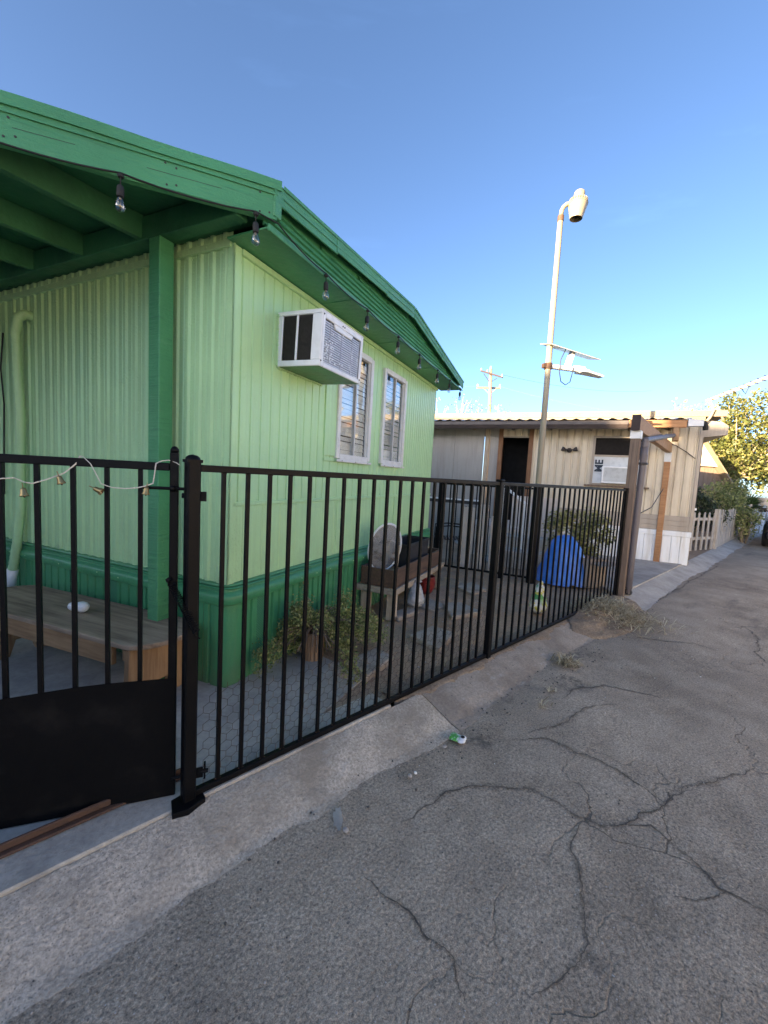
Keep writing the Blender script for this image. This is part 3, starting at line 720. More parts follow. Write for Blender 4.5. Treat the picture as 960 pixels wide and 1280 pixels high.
o = mb.build('coil_fins', M_fin, ac); o['kind'] = 'stuff'
mb = MB(); n = 60
for i in range(n):
    x = b+.02+abs(random.gauss(0, .07)); z = .05+abs(random.gauss(.06, .06)); z = min(z, Hh-.09); w = random.uniform(.004, .014); h = random.uniform(.003, .012)
    mb.box(x, x+w, -D+.006, -D+.009, z, z+h, tilt)
o = mb.build('peeled_paint_flakes', M_white, ac); o['kind'] = 'stuff'
mb = MB()
for x, z in ((.012, .035), (Wd-.02, .03), (.26, Hh-.032), (.285, Hh-.032), (.02, Hh-.03)):
    mb.lathe([(.006, 0), (.005, .004)], n=8, mtx=tilt @ Matrix.Translation((x, -D, z)) @ Matrix.Rotation(pi/2, 4, 'X'))
mb.build('screw', M_louvre, ac)
mb = MB()
for i in range(26):
    z = .01+i*.0135; mb.lathe([(.002, -.01), (.011+.006*random.random(), 0), (.002, .01)], c=(-.004+.006*random.random(), -.003, z), n=6)
for i in range(40):
    mb.lathe([(.002, -.008), (.010+.007*random.random(), 0), (.002, .012)], c=(.01+i*.0142, -.004, -.004-.006*random.random()), n=6)
mb.build('foam_seal', M_ltgreen, ac, smooth=True)

# ---------------------------------------------------------------- string lights
sl_ = thing('string_lights', 'black cord of clear bulbs strung under the green roof edge', 'string lights', HC, HA)
bp = []
def onf(d): p = fas(d, 0, .040); return Vector((p.x, p.y, RZ(p.x)-.196))
ds = [3.2, 2.55, 1.93, 1.35, .745, .125]
bp += [onf(d) for d in ds]
bp += [Vector((q, -.330, 2.872)) for q in (.49, 1.105, 1.75, 2.335, 2.985, 3.52, 4.06)]
cord = []
chain = [onf(3.9)]+bp[:6]+[Vector((-.03, -.350, 2.90))]+bp[6:]+[Vector((4.19, -.33, 2.87))]
for a, c in zip(chain, chain[1:]):
    for i in range(8):
        f = i/8; p = a.lerp(c, f); p.z += -.020*4*f*(1-f)*(1 if (c-a).length > .2 else 0)+.012; cord.append(p)
cord.append(chain[-1])
mb = MB(); mb.tube(cord, .0042, 6); mb.build('cord', M_rubber, sl_, smooth=True)
sock = MB(); sock.tube([(0, 0, .012), (0, 0, -.045)], .003, 6).lathe([(.004, -.040), (.013, -.046), (.0165, -.060), (.0165, -.092), (.0145, -.096)], n=12)
sock.lathe([(.012, .004), (.016, .0), (.012, -.010)], n=8)
sm = sock.mesh('socket', M_rubber, True)
bm_ = MB().lathe([(.0125, -.094), (.0150, -.106), (.0225, -.126), (.0235, -.140), (.019, -.154), (.008, -.162), (.001, -.163)], n=14).mesh('bulb', M_glassbulb, True)
fm_ = MB().tube([(-.004, 0, -.096), (-.006, 0, -.136), (0, 0, -.144), (.006, 0, -.136), (.004, 0, -.096)], .0014, 5).lathe([(.007, -.096), (.006, -.104), (.003, -.112)], n=8).mesh('filament', M_brass, True)
for p in bp:
    s = link(bpy.data.objects.new('socket', sm), sl_); s.location = p; s.rotation_euler = (random.uniform(-.05, .05), random.uniform(-.05, .05), random.random()*6)
    q = link(bpy.data.objects.new('bulb', bm_), s); q = link(bpy.data.objects.new('filament', fm_), s)

# ---------------------------------------------------------------- drain hose on the long wall
hose = thing('drain_hose', 'pale green flexible pipe hanging down the porch wall with a white end', 'pipe', HC, HA)
pts = [(-.0, 2.20, 2.69), (-.05, 2.205, 2.70), (-.085, 2.23, 2.66), (-.09, 2.26, 2.55), (-.07, 2.29, 2.25), (-.06, 2.275, 1.9), (-.06, 2.29, 1.5), (-.065, 2.30, 1.1), (-.075, 2.34, .8), (-.085, 2.40, .56)]
fine = []
P = [Vector(p) for p in pts]
for i in range(len(P)-1):
    for j in range(10): fine.append(P[i].lerp(P[i+1], j/10))
fine.append(P[-1])
mb = MB(); mb.tube(fine, [.034+.0035*(i % 2) for i in range(len(fine))], 10); mb.build('hose', M_ltgreen, hose, smooth=True)
mb = MB(); mb.tube([(-.085, 2.40, .565), (-.09, 2.415, .50), (-.09, 2.42, .42)], .040, 12); mb.build('end_cap', M_white, hose, smooth=True)
mb = MB(); mb.lathe([(.06, 0), (.055, .006)], n=12, mtx=Matrix.Translation((-.004, 2.20, 2.69)) @ Matrix.Rotation(-pi/2, 4, 'Y')); mb.build('wall_collar', M_ltgreen, hose)
wr = MB(); wr.tube([(-.02, 2.62, 2.6), (-.025, 2.66, 2.3), (-.02, 2.63, 2.0), (-.02, 2.65, 1.6), (-.02, 2.66, 1.2)], .006, 6); o = wr.build('cable', M_rubber); o.location = HC; o.rotation_euler = (0, 0, HA)
tag(o, 'thin dark cable hanging down the porch wall beside the hose', 'cable')

# ================================================================ FENCE
fence = thing('metal_fence', 'black metal picket fence with posts between yard and lane', 'fence', G0, FA)
def post(mbx, s, h, w=.052):
    mbx.box(s-w/2, s+w/2, -w/2, w/2, .085, h-.02)
mb = MB(); post(mb, 0, 1.588); gp = mb.build('post', M_black, fence, bevel=.006)
mb = MB(); mb.box(-.030, .030, -.030, .030, 1.562, 1.574); mb.lathe([(.029, 1.574), (.027, 1.582), (.018, 1.590), (.003, 1.594)], n=20); mb.build('post_cap', M_black, gp, auto=True)
mb = MB(); mb.prism([(-.080, -.052), (-.02, -.066), (.058, -.046), (.060, .03), (.0, .040), (-.060, .03)], .080, .112); mb.build('base_plate', M_black, gp, bevel=.002)
for s, h in ((2.352, 1.578), (5.50, 1.57)):
    mb = MB(); post(mb, s, h); p_ = mb.build('post', M_black, fence, bevel=.006); mb = MB(); mb.box(s-.029, s+.029, -.029, .029, h-.022, h-.004); mb.build('post_cap', M_black, p_, bevel=.006)
for s0, s1 in ((.026, 2.326), (2.378, 5.474)):
    MB().box(s0, s1, -.0145, .0145, 1.526, 1.555).build('top_rail', M_black, fence, bevel=.003)
    MB().box(s0, s1, -.0145, .0145, .110, .139).build('bottom_rail', M_black, fence, bevel=.003)
pm = MB().box(-.008, .008, -.008, .008, .139, 1.526).mesh('picket', M_black)
s = .127
while s < 2.28:
    o = link(bpy.data.objects.new('picket', pm), fence); o.location = (s, .0005*random.uniform(-1, 1), 0); o.rotation_euler = (0, random.uniform(-.0012, .0012), 0); s += .1085
s = 2.49
while s < 5.43:
    o = link(bpy.data.objects.new('picket', pm), fence); o.location = (s, 0, 0); s += .1225
mb = MB()
for q in [o for o in fence.children if o.name.startswith('picket')]:
    for z in (.141, 1.524):
        x_ = q.location.x
        for dx in (-.009, .009): mb.lathe([(.0015, -.003), (.0045, 0), (.0015, .003)], c=(x_+dx, -.004*random.random(), z), n=5)
o = mb.build('weld_beads', M_rust, fence); o['kind'] = 'stuff'
# hexagonal wire netting tied to the yard side of the first bay
mb = MB(); cw, ch = .052, .046; rows = 12
def wz(x): return .52+.02*sin(x*3)+.03*nz(x, 0, 3)
def wire(a, b):
    mb.tube([a, b], .0011, 3, cap=False)
def hx(x, z): return (x+.003*nz(x, z, 9, 1), .016+.012*nz(x, z, 4, 2), z)
x = .04; i = 0
while x < 2.30:
    for j in range(rows):
        z = .12+j*ch*.75*1.2; xx = x+(cw/2 if j % 2 else 0)
        if z < wz(xx)-.03*(xx/2.3):
            a = hx(xx, z); b_ = hx(xx+cw/2, z+ch*.3); c_ = hx(xx+cw, z); t_ = hx(xx+cw/2, z+ch*.9)
            wire(a, b_); wire(b_, c_); wire(b_, t_)
    x += cw; i += 1
o = mb.build('wire_netting', M_rust, fence); o['kind'] = 'stuff'

# ---------------------------------------------------------------- gate
GA = atan2(-.355, -.935)
gate = thing('metal_gate', 'black metal gate with bell rope and solid lower panel, ajar by the post', 'gate', (-.87, 1.70, 0), GA)
GW = 1.15
MB().box(-.016, .016, -.016, .016, .105, 1.60).build('stile', M_black, gate, bevel=.003)
MB().box(GW, GW+.032, -.016, .016, .105, 1.60).build('stile', M_black, gate, bevel=.003)
mb = MB(); mb.lathe([(.017, 1.60), (.016, 1.612), (.009, 1.622), (.001, 1.625)], n=12); mb.build('stile_cap', M_black, gate, smooth=True)
MB().box(.016, GW, -.016, .016, 1.523, 1.555).build('top_rail', M_black, gate, bevel=.003)
MB().box(.016, GW, -.016, .016, .108, .140).build('bottom_rail', M_black, gate, bevel=.003)
gb = MB().box(-.008, .008, -.008, .008, .140, 1.523).mesh('picket', M_black)
for x in (.122, .237, .3475, .460, .5685, .68, .79, .90, 1.01, 1.10):
    o = link(bpy.data.objects.new('picket', gb), gate); o.location = (x, 0, 0)
mb = MB(); n = 10
rows = [[(-.012+(GW+.02)*i/n, -(-.0185) if False else .0185+.006*sin(i*1.4)*z, .112+(.532+.008*sin(i*.9))*z) for z in (0, .33, .66, 1)] for i in range(n+1)]
mb.strip(rows); mb.strip([[(x, y+.0025, z) for x, y, z in r] for r in rows]); mb.build('kick_panel', M_blackflat, gate, smooth=True)
for z, h in ((1.452, 1), (.22, 0)):
    mb = MB()
    if h: mb.tube([(.115, .018, z), (.0, .020, z), (-.045, .02, z), (-.062, .02, z-.012), (-.068, .02, z-.035)], .0065, 8).box(-.008, .014, .012, .030, z-.012, z+.012)
    else: mb.tube([(.0, .02, z-.03), (-.03, .02, z-.03), (-.05, .02, z-.02), (-.056, .02, z+.03)], .0065, 8)
    mb.build('hinge', M_black, gate, smooth=True)
mb = MB(); mb.tube([(-.115, .04, 1.425), (-.032, .03, 1.425)], .011, 8).box(-.125, -.045, .044, .050, 1.405, 1.445).box(-.062, -.050, .0, .05, 1.40, 1.45)
mb.build('hinge_clamp', M_black, gate)
mb = MB(); mb.tube([(-.15, .045, .215), (-.04, .035, .215)], .009, 8).box(-.13, -.045, .044, .050, .19, .235).box(-.14, -.132, .03, .05, .18, .25)
mb.build('hinge_clamp', M_black, gate)
# coil spring closing the gate
a = Vector((.004, .030, 1.055)); b_ = Vector((-.100, .118, .875)); ax = (b_-a).normalized(); e1 = ax.cross(Vector((0, 1, 0))).normalized(); e2 = ax.cross(e1)
cp = [a-ax*.03]
for i in range(26*10+1):
    th = 2*pi*i/10; cp.append(a+(b_-a)*(i/260)+(e1*cos(th)+e2*sin(th))*.0135)
cp.append(b_+ax*.03)
MB().tube(cp, .0027, 5).build('closer_spring', M_black, gate, smooth=True)
MB().tube([a-ax*.03, a-ax*.015], .012, 8).build('spring_bracket', M_black, gate)
# rope of little brass bells tied along the gate's top rail
bells = thing('bell_rope', 'white rope with four little brass bells draped on the black gate', 'bells', (-.87, 1.70, 0), GA)
rp = [(.62, .014, 1.452), (.56, .022, 1.465), (.52, .022, 1.470), (.49, .022, 1.455), (.465, .024, 1.452), (.42, .022, 1.470), (.37, .022, 1.495), (.335, .018, 1.53), (.325, .0, 1.562), (.31, .018, 1.560), (.285, .024, 1.535), (.262, .025, 1.485), (.25, .026, 1.460), (.215, .022, 1.447), (.17, .022, 1.445), (.13, .024, 1.450), (.10, .024, 1.458), (.075, .022, 1.47), (.07, .024, 1.50), (.065, .02, 1.55), (.045, .0, 1.562), (.02, .012, 1.566), (-.01, .016, 1.556), (-.025, .02, 1.545)]
P = [Vector(p) for p in rp]; tw = []
for i in range(len(P)-1):
    for j in range(5): tw.append(P[i].lerp(P[i+1], j/5))
for ph in (0, 2.1, 4.2):
    q = [p+Vector((.0012*cos(i*1.1+ph), .0012*sin(i*1.1+ph), .0012*sin(i*1.1+ph+1))) for i, p in enumerate(tw)]
    if ph == 0: allm = MB()
    allm.tube(q, .0013, 6)
allm.build('rope', M_rope, bells, smooth=True)
bell = MB(); bell.lathe([(.003, .028), (.009, .026), (.0115, .018), (.013, .004), (.018, -.008), (.0185, -.011), (.016, -.009), (.011, .004), (.008, .018)], n=14, cap=False).tube([(0, 0, .026), (0, 0, .05)], .0022, 5)
bme = bell.mesh('bell', M_brass, True)
cl = MB().tube([(0, 0, .02), (.001, 0, -.010)], .0016, 5).lathe([(.001, -.018), (.005, -.013), (.001, -.008)], n=8).mesh('clapper', M_rust, True)
for x, z, ry in ((.49, 1.405, .15), (.378, 1.455, .3), (.255, 1.425, 1.1), (.098, 1.425, -.1)):
    o = link(bpy.data.objects.new('bell', bme), bells); o.location = (x, .028, z+.008); o.rotation_euler = (.2*random.random(), ry, 0); o.scale = (.8, .8, .8)
    c = link(bpy.data.objects.new('clapper', cl), o)
# rusty angle iron track on the concrete
mb = MB(); mb.box(-3.5, .02, .125, .185, .110, .122).box(-3.5, .02, .147, .161, .122, .150); o = mb.build('gate_track', M_rust, None, bevel=.004); o.location = G0; o.rotation_euler = (0, 0, FA)
tag(o, 'rusty steel gate track lying on the concrete under the gate', 'track')

# ================================================================ PORCH: bench and lamp bulb
bench = thing('wooden_bench', 'long weathered plywood bench with round ends under the porch', 'bench', W(-.32, 1.06, .10), HA+radians(4))
mb = MB(); poly = []; hl, hw = .95, .245
for i in range(13):
    a = -pi/2+pi*i/12; poly.append((hw*.98*sin(a), hl-.17+ .17*cos(a) if True else 0))
poly = [(p[0], p[1]) for p in poly]
poly2 = [(-p[0], -p[1]) for p in poly]
mb.prism(poly+poly2, .392, .422); mb.build('bench_top', M_oldply, bench, bevel=.004)
MB().box(-.215, -.185, -.66, .66, .265, .391).build('apron', M_pine_h, bench, bevel=.003)
MB().box(.185, .215, -.66, .66, .265, .391).build('apron', M_pine_h, bench, bevel=.003)
for y in (-.80, .56):
    mb = MB(); mb.prismd([(-.21, y, .392), (.21, y, .392), (.23, y, .0), (.09, y, .0), (.05, y, .12), (-.05, y, .12), (-.09, y, .0), (-.23, y, .0)], (0, .04, 0)); mb.build('leg', M_freshwood, bench, bevel=.003)
    MB().box(-.20, .20, y+.041, y+.075, .30, .391).build('cleat', M_pine_h, bench, bevel=.003)
M_frost = M('frosted_plastic', (.66, .70, .72), .3, .05, 8)
bu = thing('light_bulb', 'white plastic light bulb lying on its side on the bench', 'light bulb', W(-.33, .99, .525), HA+1.95)
rot = Matrix.Translation((0, 0, .036)) @ Matrix.Rotation(pi/2, 4, 'Y')
MB().lathe([(.004, -.062), (.022, -.058), (.034, -.040), (.037, -.018), (.033, .004), (.026, .014)], n=18, mtx=rot).build('diffuser', M_frost, bu, smooth=True)
MB().lathe([(.026, .012), (.030, .020), (.029, .046), (.022, .064), (.004, .070)], n=18, mtx=rot).build('base', M_white, bu, smooth=True)
MB().lathe([(.030, -.044), (.032, -.02), (.028, 0), (.02, .012)], n=18, mtx=rot, cap=False).build('inner_shell', M_white, bu, smooth=True)

# ================================================================ YARD
def slab(pts, th=.05, z=None, label=''):
    c = sum((Vector(p) for p in pts), Vector((0, 0)))/len(pts); zb = (z if z is not None else ZY-.012)
    mb = MB(); mb.prism([(p[0]-c.x, p[1]-c.y) for p in pts], lambda x, y: 0, lambda x, y: th+.01*x+.008*y)
    o = mb.build('stepping_slab', M_stone, None, bevel=.008); o.location = (c.x, c.y, zb); return tag(o, label, 'paving slab', 'concrete slabs lying in the yard')
slab([(-.235, 3.011), (-.002, 3.281), (.138, 3.132), (-.059, 2.781)], .055, label='square concrete slab just in front of the potted shrub')
slab([(-.356, 2.977), (-.297, 3.037), (-.185, 2.812), (-.24, 2.80)], .05, label='small broken concrete wedge beside the slab at the shrub')
slab([(.287, 3.617), (.534, 3.879), (.72, 3.716), (.525, 3.343)], .05, label='dusty concrete slab midway along the yard, near the middle fence post')
slab([(.73, 4.649), (.956, 4.689), (1.126, 4.389), (.765, 4.181)], .05, label='concrete slab in the bare soil right of the plastic bag')
slab([(1.026, 5.453), (1.297, 5.717), (1.418, 5.376), (1.171, 5.108)], .045, label='farthest concrete slab, near the inner black fence')
slab([(.12, 4.205), (.417, 4.502), (.429, 4.316), (.202, 4.046)], .05, label='concrete slab lying under the planter box')
slab([(.45, 4.55), (.62, 4.82), (.78, 4.62), (.60, 4.40)], .03, label='thin flat slab beside the planter, under the plastic bag')

planter = thing('planter_box', 'raised brown wooden planter box on pale legs by the green wall', 'planter', W(1.76, -.24, .10), HA)
L_, hw = 1.60, .19
for y in (-hw, hw-.025):
    MB().box(0, L_, y, y+.025, .34, .525).build('side_board', M_brownwood, planter, bevel=.003)
for x in (.0, L_-.025):
    MB().box(x, x+.025, -hw+.026, hw-.026, .34, .52).build('end_board', M_brownwood, planter, bevel=.003)
for y in (-hw-.028, hw+.003):
    MB().box(-.03, L_+.03, y, y+.025, .275, .338).build('ledge', M_palewood_h, planter, bevel=.003)
MB().box(-.028, -.004, -hw-.002, hw+.002, .275, .338).build('ledge', M_palewood_h, planter, bevel=.003)
MB().box(.03, L_-.03, -hw+.03, hw-.03, .30, .44).build('soil', M_dirt, planter)
for x in (.02, L_-.10):
    for y in (-hw, hw-.085):
        MB().box(x, x+.085, y, y+.085, .0, .275).build('leg', M_palewood, planter, bevel=.003)

mir = thing('oval_mirror', 'oval white framed mirror leaning upright in the wooden planter', 'mirror', W(1.93, -.20, .56), HA+radians(52))
Rm = Matrix.Rotation(radians(-12), 4, 'Y')
ring = [Rm @ Vector((0, .185*cos(2*pi*i/36), .26+.26*sin(2*pi*i/36))) for i in range(37)]
MB().tube(ring, .011, 8, cap=False).build('frame', M_white, mir, smooth=True)
M_mirror = M('speckled_mirror', (.80, .83, .88), .18, .06, 12, metal=.85, dirt=(.30, .27, .21), damt=.7, dsc=10, dlo=.56, dhi=.66)
mb = MB(); q = [Rm @ Vector((-.004, .183*cos(2*pi*i/36), .26+.258*sin(2*pi*i/36))) for i in range(36)]; mb.prismd(q, (.008, 0, 0)); mb.build('glass', M_mirror, mir)
st_ = thing('wooden_stake', 'pale wooden stake standing in the planter in front of the mirror', 'stake', W(1.93, -.36, .55))
MB().bar((0, 0, 0), (.02, .01, .30), .05, .035).build('stake', M_palewood, st_, bevel=.003)
M_tub = M('black_fabric', (.016, .016, .019), .8, .2, 8, .003, 40)
tub = thing('storage_tub', 'black fabric tub sitting in the wooden planter box', 'tub', W(2.63, -.20, .545), HA)
mb = MB(); 
for x0, x1, y0, y1 in ((-.36, .36, -.15, -.135), (-.36, .36, .135, .15), (-.36, -.345, -.135, .135), (.345, .36, -.135, .135)):
    mb.box(x0, x1, y0, y1, 0, .26)
mb.box(-.345, .345, -.135, .135, 0, .02); mb.build('tub_body', M_tub, tub, bevel=.008)
mb = MB(); mb.box(-.37, .37, -.162, -.150, .235, .262).box(-.37, .37, .150, .162, .235, .262).box(-.372, -.36, -.15, .15, .235, .262).box(.36, .372, -.15, .15, .235, .262); mb.build('rim', M_rubber, tub, bevel=.004)
sc_ = thing('wood_scraps', 'pale wood scraps heaped in the planter beside the black tub', 'scrap wood', W(3.12, -.22, .53), HA)
for p, q, w in (((-.05, -.08, 0), (.10, .02, .16), .03), ((.0, .06, 0), (.12, -.09, .15), .03), ((.04, 0, .0), (.0, .02, .20), .035)):
    MB().bar(p, q, w, .02).build('scrap', M_palewood, sc_, bevel=.002)
# red pot, plastic bag and wire lattice behind the planter's far leg
M_redpot = M('red_glazed_pot', (.20, .02, .018), .35, .2, 8, .002, 30)
rp_ = thing('plant_pot', 'dark red pot standing under the far end of the planter', 'plant pot', W(2.95, -.36, .11))
MB().lathe([(.075, 0), (.11, .06), (.125, .14), (.11, .20), (.118, .212), (.105, .214), (.095, .19)], n=20).build('pot', M_redpot, rp_, smooth=True)
MB().lathe([(.096, .18), (.001, .185)], n=16, cap=False).build('soil', M_dirt, rp_)
def sack(name, label, cat, loc, rz, rx, ry, h, mat, seed, knot=True):
    t = thing(name, label, cat, loc, rz); n, k = 28, 16; vs = []
    for i in range(k+1):
        f = i/k; pr = (sin(min(1, f*3.2)*pi/2)**.6)*(1-.55*max(0, f-.35)/.65 if f < .88 else .6-.9*(f-.88)/.12*.35)
        for j in range(n):
            a = 2*pi*j/n; cr = 1+.10*mnoise.noise(Vector((cos(a)*2.2, sin(a)*2.2, f*4+seed)))+.16*mnoise.noise(Vector((cos(a)*5, sin(a)*5, f*9+seed)))
            vs.append((rx*pr*cr*cos(a), ry*pr*cr*sin(a), h*f+.012*mnoise.noise(Vector((cos(a)*3, sin(a)*3, seed)))*(1 if f > .1 else 0)))
    mb = MB(); mb.add(vs, [(i*n+j, i*n+(j+1) % n, (i+1)*n+(j+1) % n, (i+1)*n+j) for i in range(k) for j in range(n)]+[tuple(range(n-1, -1, -1)), tuple(k*n+j for j in range(n))])
    mb.build('sack', mat, t, smooth=True)
    if knot: mb = MB(); mb.tube([(0, 0, h*.97), (rx*.3, 0, h*1.06), (rx*.7, ry*.2, h*1.02)], [.03, .022, .01], 8); mb.build('tied_neck', mat, t, smooth=True)
    return t
M_clearbag = M('cloudy_plastic', (.36, .37, .38), .25, .3, 14, .006, 30)
sack('plastic_bag', 'crumpled cloudy plastic bag on the soil beside the planter leg', 'bag', (.40, 4.45, .12), .4, .105, .09, .28, M_clearbag, 3.3)
def printed():
    k = NT('printed_plastic_sack'); x = k.n('ShaderNodeSeparateXYZ', {0: k.co})
    c = k.mix(k.ramp(k.noise(13, 2), .50, .55), (.55, .56, .52), (.45, .42, .06))
    c = k.mix(k.math('MULTIPLY', k.ramp(k.noise(9, 3, co=k.n('ShaderNodeMapping', {'Vector': k.co, 'Location': (3, 2, 1)}).outputs[0]), .53, .57), k.ramp(x.outputs[2], .12, .2)), c, (.03, .22, .06))
    k.base(c); k.set(Roughness=.35); k.bump(k.noise(24, 4), .01); return k.m
sack('soil_sack', 'white, yellow and green printed sack behind the black fence', 'sack', (1.80, 4.56, .09), .9, .12, .09, .34, printed(), 7.7)

# potted shrub by the green wall
pot = thing('wicker_plant_pot', 'brown bark-clad plant pot under a sprawling shrub by the wall', 'plant pot', (-.50, 3.12, .10))
M_barkpot = wood('bark_cladding', (.46, .29, .17), (.18, .11, .065), .85, axis=2, sc=1.6, bump=.006)
mb = MB()
MB().lathe([(.066, 0), (.082, .20), (.086, .22), (.076, .222), (.072, .18)], n=18).build('pot', M_barkpot, pot, auto=True)
MB().lathe([(.073, .18), (.001, .19)], n=12, cap=False).build('soil', M_dirt, pot)
for i in range(18):
    a = 2*pi*i/18; MB().bar((.076*cos(a), .076*sin(a), .0), (.089*cos(a), .089*sin(a), .215), .022, .010, up=(cos(a), sin(a), 0)).build('bark_strip', M_barkpot, pot)
shrub = thing('potted_shrub', 'straggly olive green shrub spilling from the brown pot onto soil', 'shrub', (-.50, 3.12, .10))
cs = []; stems = MB()
top = Vector((0, 0, .20))
for i in range(88):
    a = random.uniform(0, 2*pi); r = random.uniform(.16, .55); hgt = random.uniform(.05, .36)
    if cos(a-radians(-95)) > .55 and r < .45: r *= .55; hgt += .08
    e = Vector((r*cos(a)*1.12, r*sin(a), hgt))
    if (W(0, 0).xy-Vector((0, 0))).length and ((e.x-.50-HC.x)*sin(HA)*-1+(e.y+3.12-HC.y)*cos(HA)) > -.05: e = e*.55
    m_ = top.lerp(e, .5)+Vector((0, 0, random.uniform(.05, .16)))
    pts = [top*.9+Vector((.02*cos(a), .02*sin(a), 0)), top.lerp(m_, .6)+Vector((0, 0, .03)), m_, m_.lerp(e, .6)+Vector((.02, 0, 0)), e]
    stems.tube(pts, [.0045, .004, .0032, .0026, .0015], 5)
    for f in (.35, .6, .8, 1.0):
        q = m_.lerp(e, f) if f > .5 else top.lerp(m_, f*1.6); cs.append((q.x, q.y, max(.05, q.z), random.uniform(.05, .10)))
for i in range(16):
    a = random.uniform(-2.6, -.4); pts = []
    for j in range(7):
        th = j/6*pi*random.uniform(.7, .95); rr = random.uniform(.12, .2); pts.append(Vector((cos(a)*rr*(1-cos(th))*.7+.02*sin(i), sin(a)*rr*(1-cos(th))*.7, .20+.11*sin(th)-.09*(1-cos(th))*.6)))
    stems.tube(pts, .0052, 5)
stems.build('stems', M_bark, shrub, smooth=True)
leaves('foliage', cluster([c for c in cs if not (-.13 < c[0] < .17 and c[1] < .06 and c[2] < .30)], 110, .075), .0125, M_leafdry, shrub, long=1.15)
vs_ = [(-.36-.02*i+.04*sin(i*2.), 3.42+.012*i+.03*sin(i*1.7), .30+.05*i) for i in range(11)]
loc0 = Vector((-.50, 3.12, .10))
leaves('climbing_foliage', cluster([(x-loc0.x-.17, y-loc0.y-.16, z-loc0.z, .055) for x, y, z in vs_], 60, .075), .013, M_leafdry, shrub, long=1.2)
MB().tube([(x-loc0.x-.17, y-loc0.y-.16, z-loc0.z) for x, y, z in vs_], .005, 5).build('climbing_stem', M_barkpale, shrub)

# inner black fence across the yard
inner = thing('inner_fence', 'black metal picket fence crossing the yard to the lamp post', 'fence', W(4.45, -.02, 0), HA)
MB().box(-.015, .015, -1.50, .0, 1.47, 1.50).build('top_rail', M_black, inner); MB().box(-.015, .015, -1.50, 0, .15, .18).build('bottom_rail', M_black, inner)
ip = MB().box(-.008, .008, -.008, .008, .18, 1.47).mesh('picket', M_black)
y = -.06
while y > -1.48:
    o = link(bpy.data.objects.new('picket', ip), inner); o.location = (0, y, 0); y -= .105
MB().box(-.03, .03, -.035, .025, .09, 1.54).build('post', M_black, inner, bevel=.004)
MB().box(-.03, .03, -1.055, -.995, .09, 1.54).build('post', M_black, inner, bevel=.004)

# wrought iron chair
ch = thing('iron_chair', 'black wrought iron garden chair beside the far end of the home', 'chair', W(5.05, -.02, .10), HA+radians(200))
for x in (-.22, .22):
    MB().tube([(x, -.22, 0), (x, -.22, .43)], .012, 6).build('leg', M_black, ch); MB().tube([(x, .22, 0), (x, .22, .43), (x, .27, .95)], .012, 6).build('leg', M_black, ch)
    MB().tube([(x, .22, .66), (x, 0, .67), (x, -.22, .64), (x, -.22, .43)], .012, 6).build('armrest', M_black, ch)
mb = MB()
for i in range(9): mb.box(-.23, .23, -.23+i*.054, -.195+i*.054, .43, .44)
mb.build('seat', M_black, ch)
mb = MB(); mb.tube([(-.22, .27, .95), (0, .28, 1.0), (.22, .27, .95)], .012, 6)
for i in range(5): mb.tube([(-.22, .225+.01*i, .55+.07*i), (.22, .225+.01*i, .55+.07*i)], .008, 5)
for i in range(6):
    cx = -.18+i*.072; mb.tube([(cx+.03*cos(t*.7), .245, .66+.03*sin(t*.7)) for t in range(10)], .007, 5)
mb.build('backrest', M_black, ch)

# pale boards leaning near the steps
bd = thing('leaning_boards', 'tall pale boards leaning upright behind the inner fence', 'boards', W(4.72, -.40, .10), HA)
for x, y, w, h, t_ in ((0, 0, .21, 1.02, .08), (.03, -.24, .16, 1.08, .09), (.10, -.44, .10, .9, .06), (.14, -.56, .07, 1.05, .05)):
    MB().box(-.011, .011, -w/2, w/2, 0, h, Matrix.Translation((x, y, 0)) @ Matrix.Rotation(t_, 4, 'Y') @ Matrix.Rotation(random.uniform(-.03, .03), 4, 'X')).build('board', M_pinkboard, bd, bevel=.003)
stp = thing('porch_steps', 'concrete steps with white handrail up to the dark doorway', 'steps', W(5.35, -1.25, .09), HA)
MB().box(0, .42, -.55, .40, 0, .30).build('step', M_strip, stp, bevel=.01); MB().box(.42, .84, -.55, .40, 0, .50).build('step', M_slab, stp, bevel=.01); MB().box(.84, 2.4, -.55, 1.2, 0, .62).build('landing', M_pinkboard, stp, bevel=.01)
MB().bar((.30, .46, 1.42), (.30, .02, 1.10), .03, .045).build('handrail', M_white, stp, bevel=.004)
for y, z in ((.43, 1.37), (.05, 1.09)): MB().box(.285, .315, y-.015, y+.015, .30, z).build('baluster', M_whitealu, stp)
MB().box(1.0, 1.03, -.50, .36, .62, 1.22).build('side_panel', M_pinkboard, stp)

# blue tarpaulin over a heap
def tarp_mesh():
    mb = MB(); n, k = 44, 22; vs = []
    for i in range(k+1):
        f = i/k
        for j in range(n):
            a = 2*pi*j/n; fold = 1+.09*abs(sin(a*4.5+1.6*sin(f*3+a)))*f-.05*abs(sin(a*9+f*5))*f+.10*mnoise.noise(Vector((cos(a)*1.6, sin(a)*1.6, f*2)))+.05*mnoise.noise(Vector((cos(a)*5, sin(a)*5, f*6)))
            r = (.05+.33*f**.72+.05*sin(a+.6)*f)*fold; z = .70*(1-f**1.5)+.06*max(0, cos(a-.3))*f*(1-f)*4+.05*mnoise.noise(Vector((cos(a)*2, sin(a)*2, f*3+5)))*(.3+f)
            vs.append((r*cos(a)*1.0-.04*(1-f), r*sin(a)*.9, max(.005, z)))
    vs.append((-.04, 0, .715)); c = len(vs)-1
    mb.add(vs, [(i*n+j, i*n+(j+1) % n, (i+1)*n+(j+1) % n, (i+1)*n+j) for i in range(k) for j in range(n)]+[(c, (j+1) % n, j) for j in range(n)]); return mb
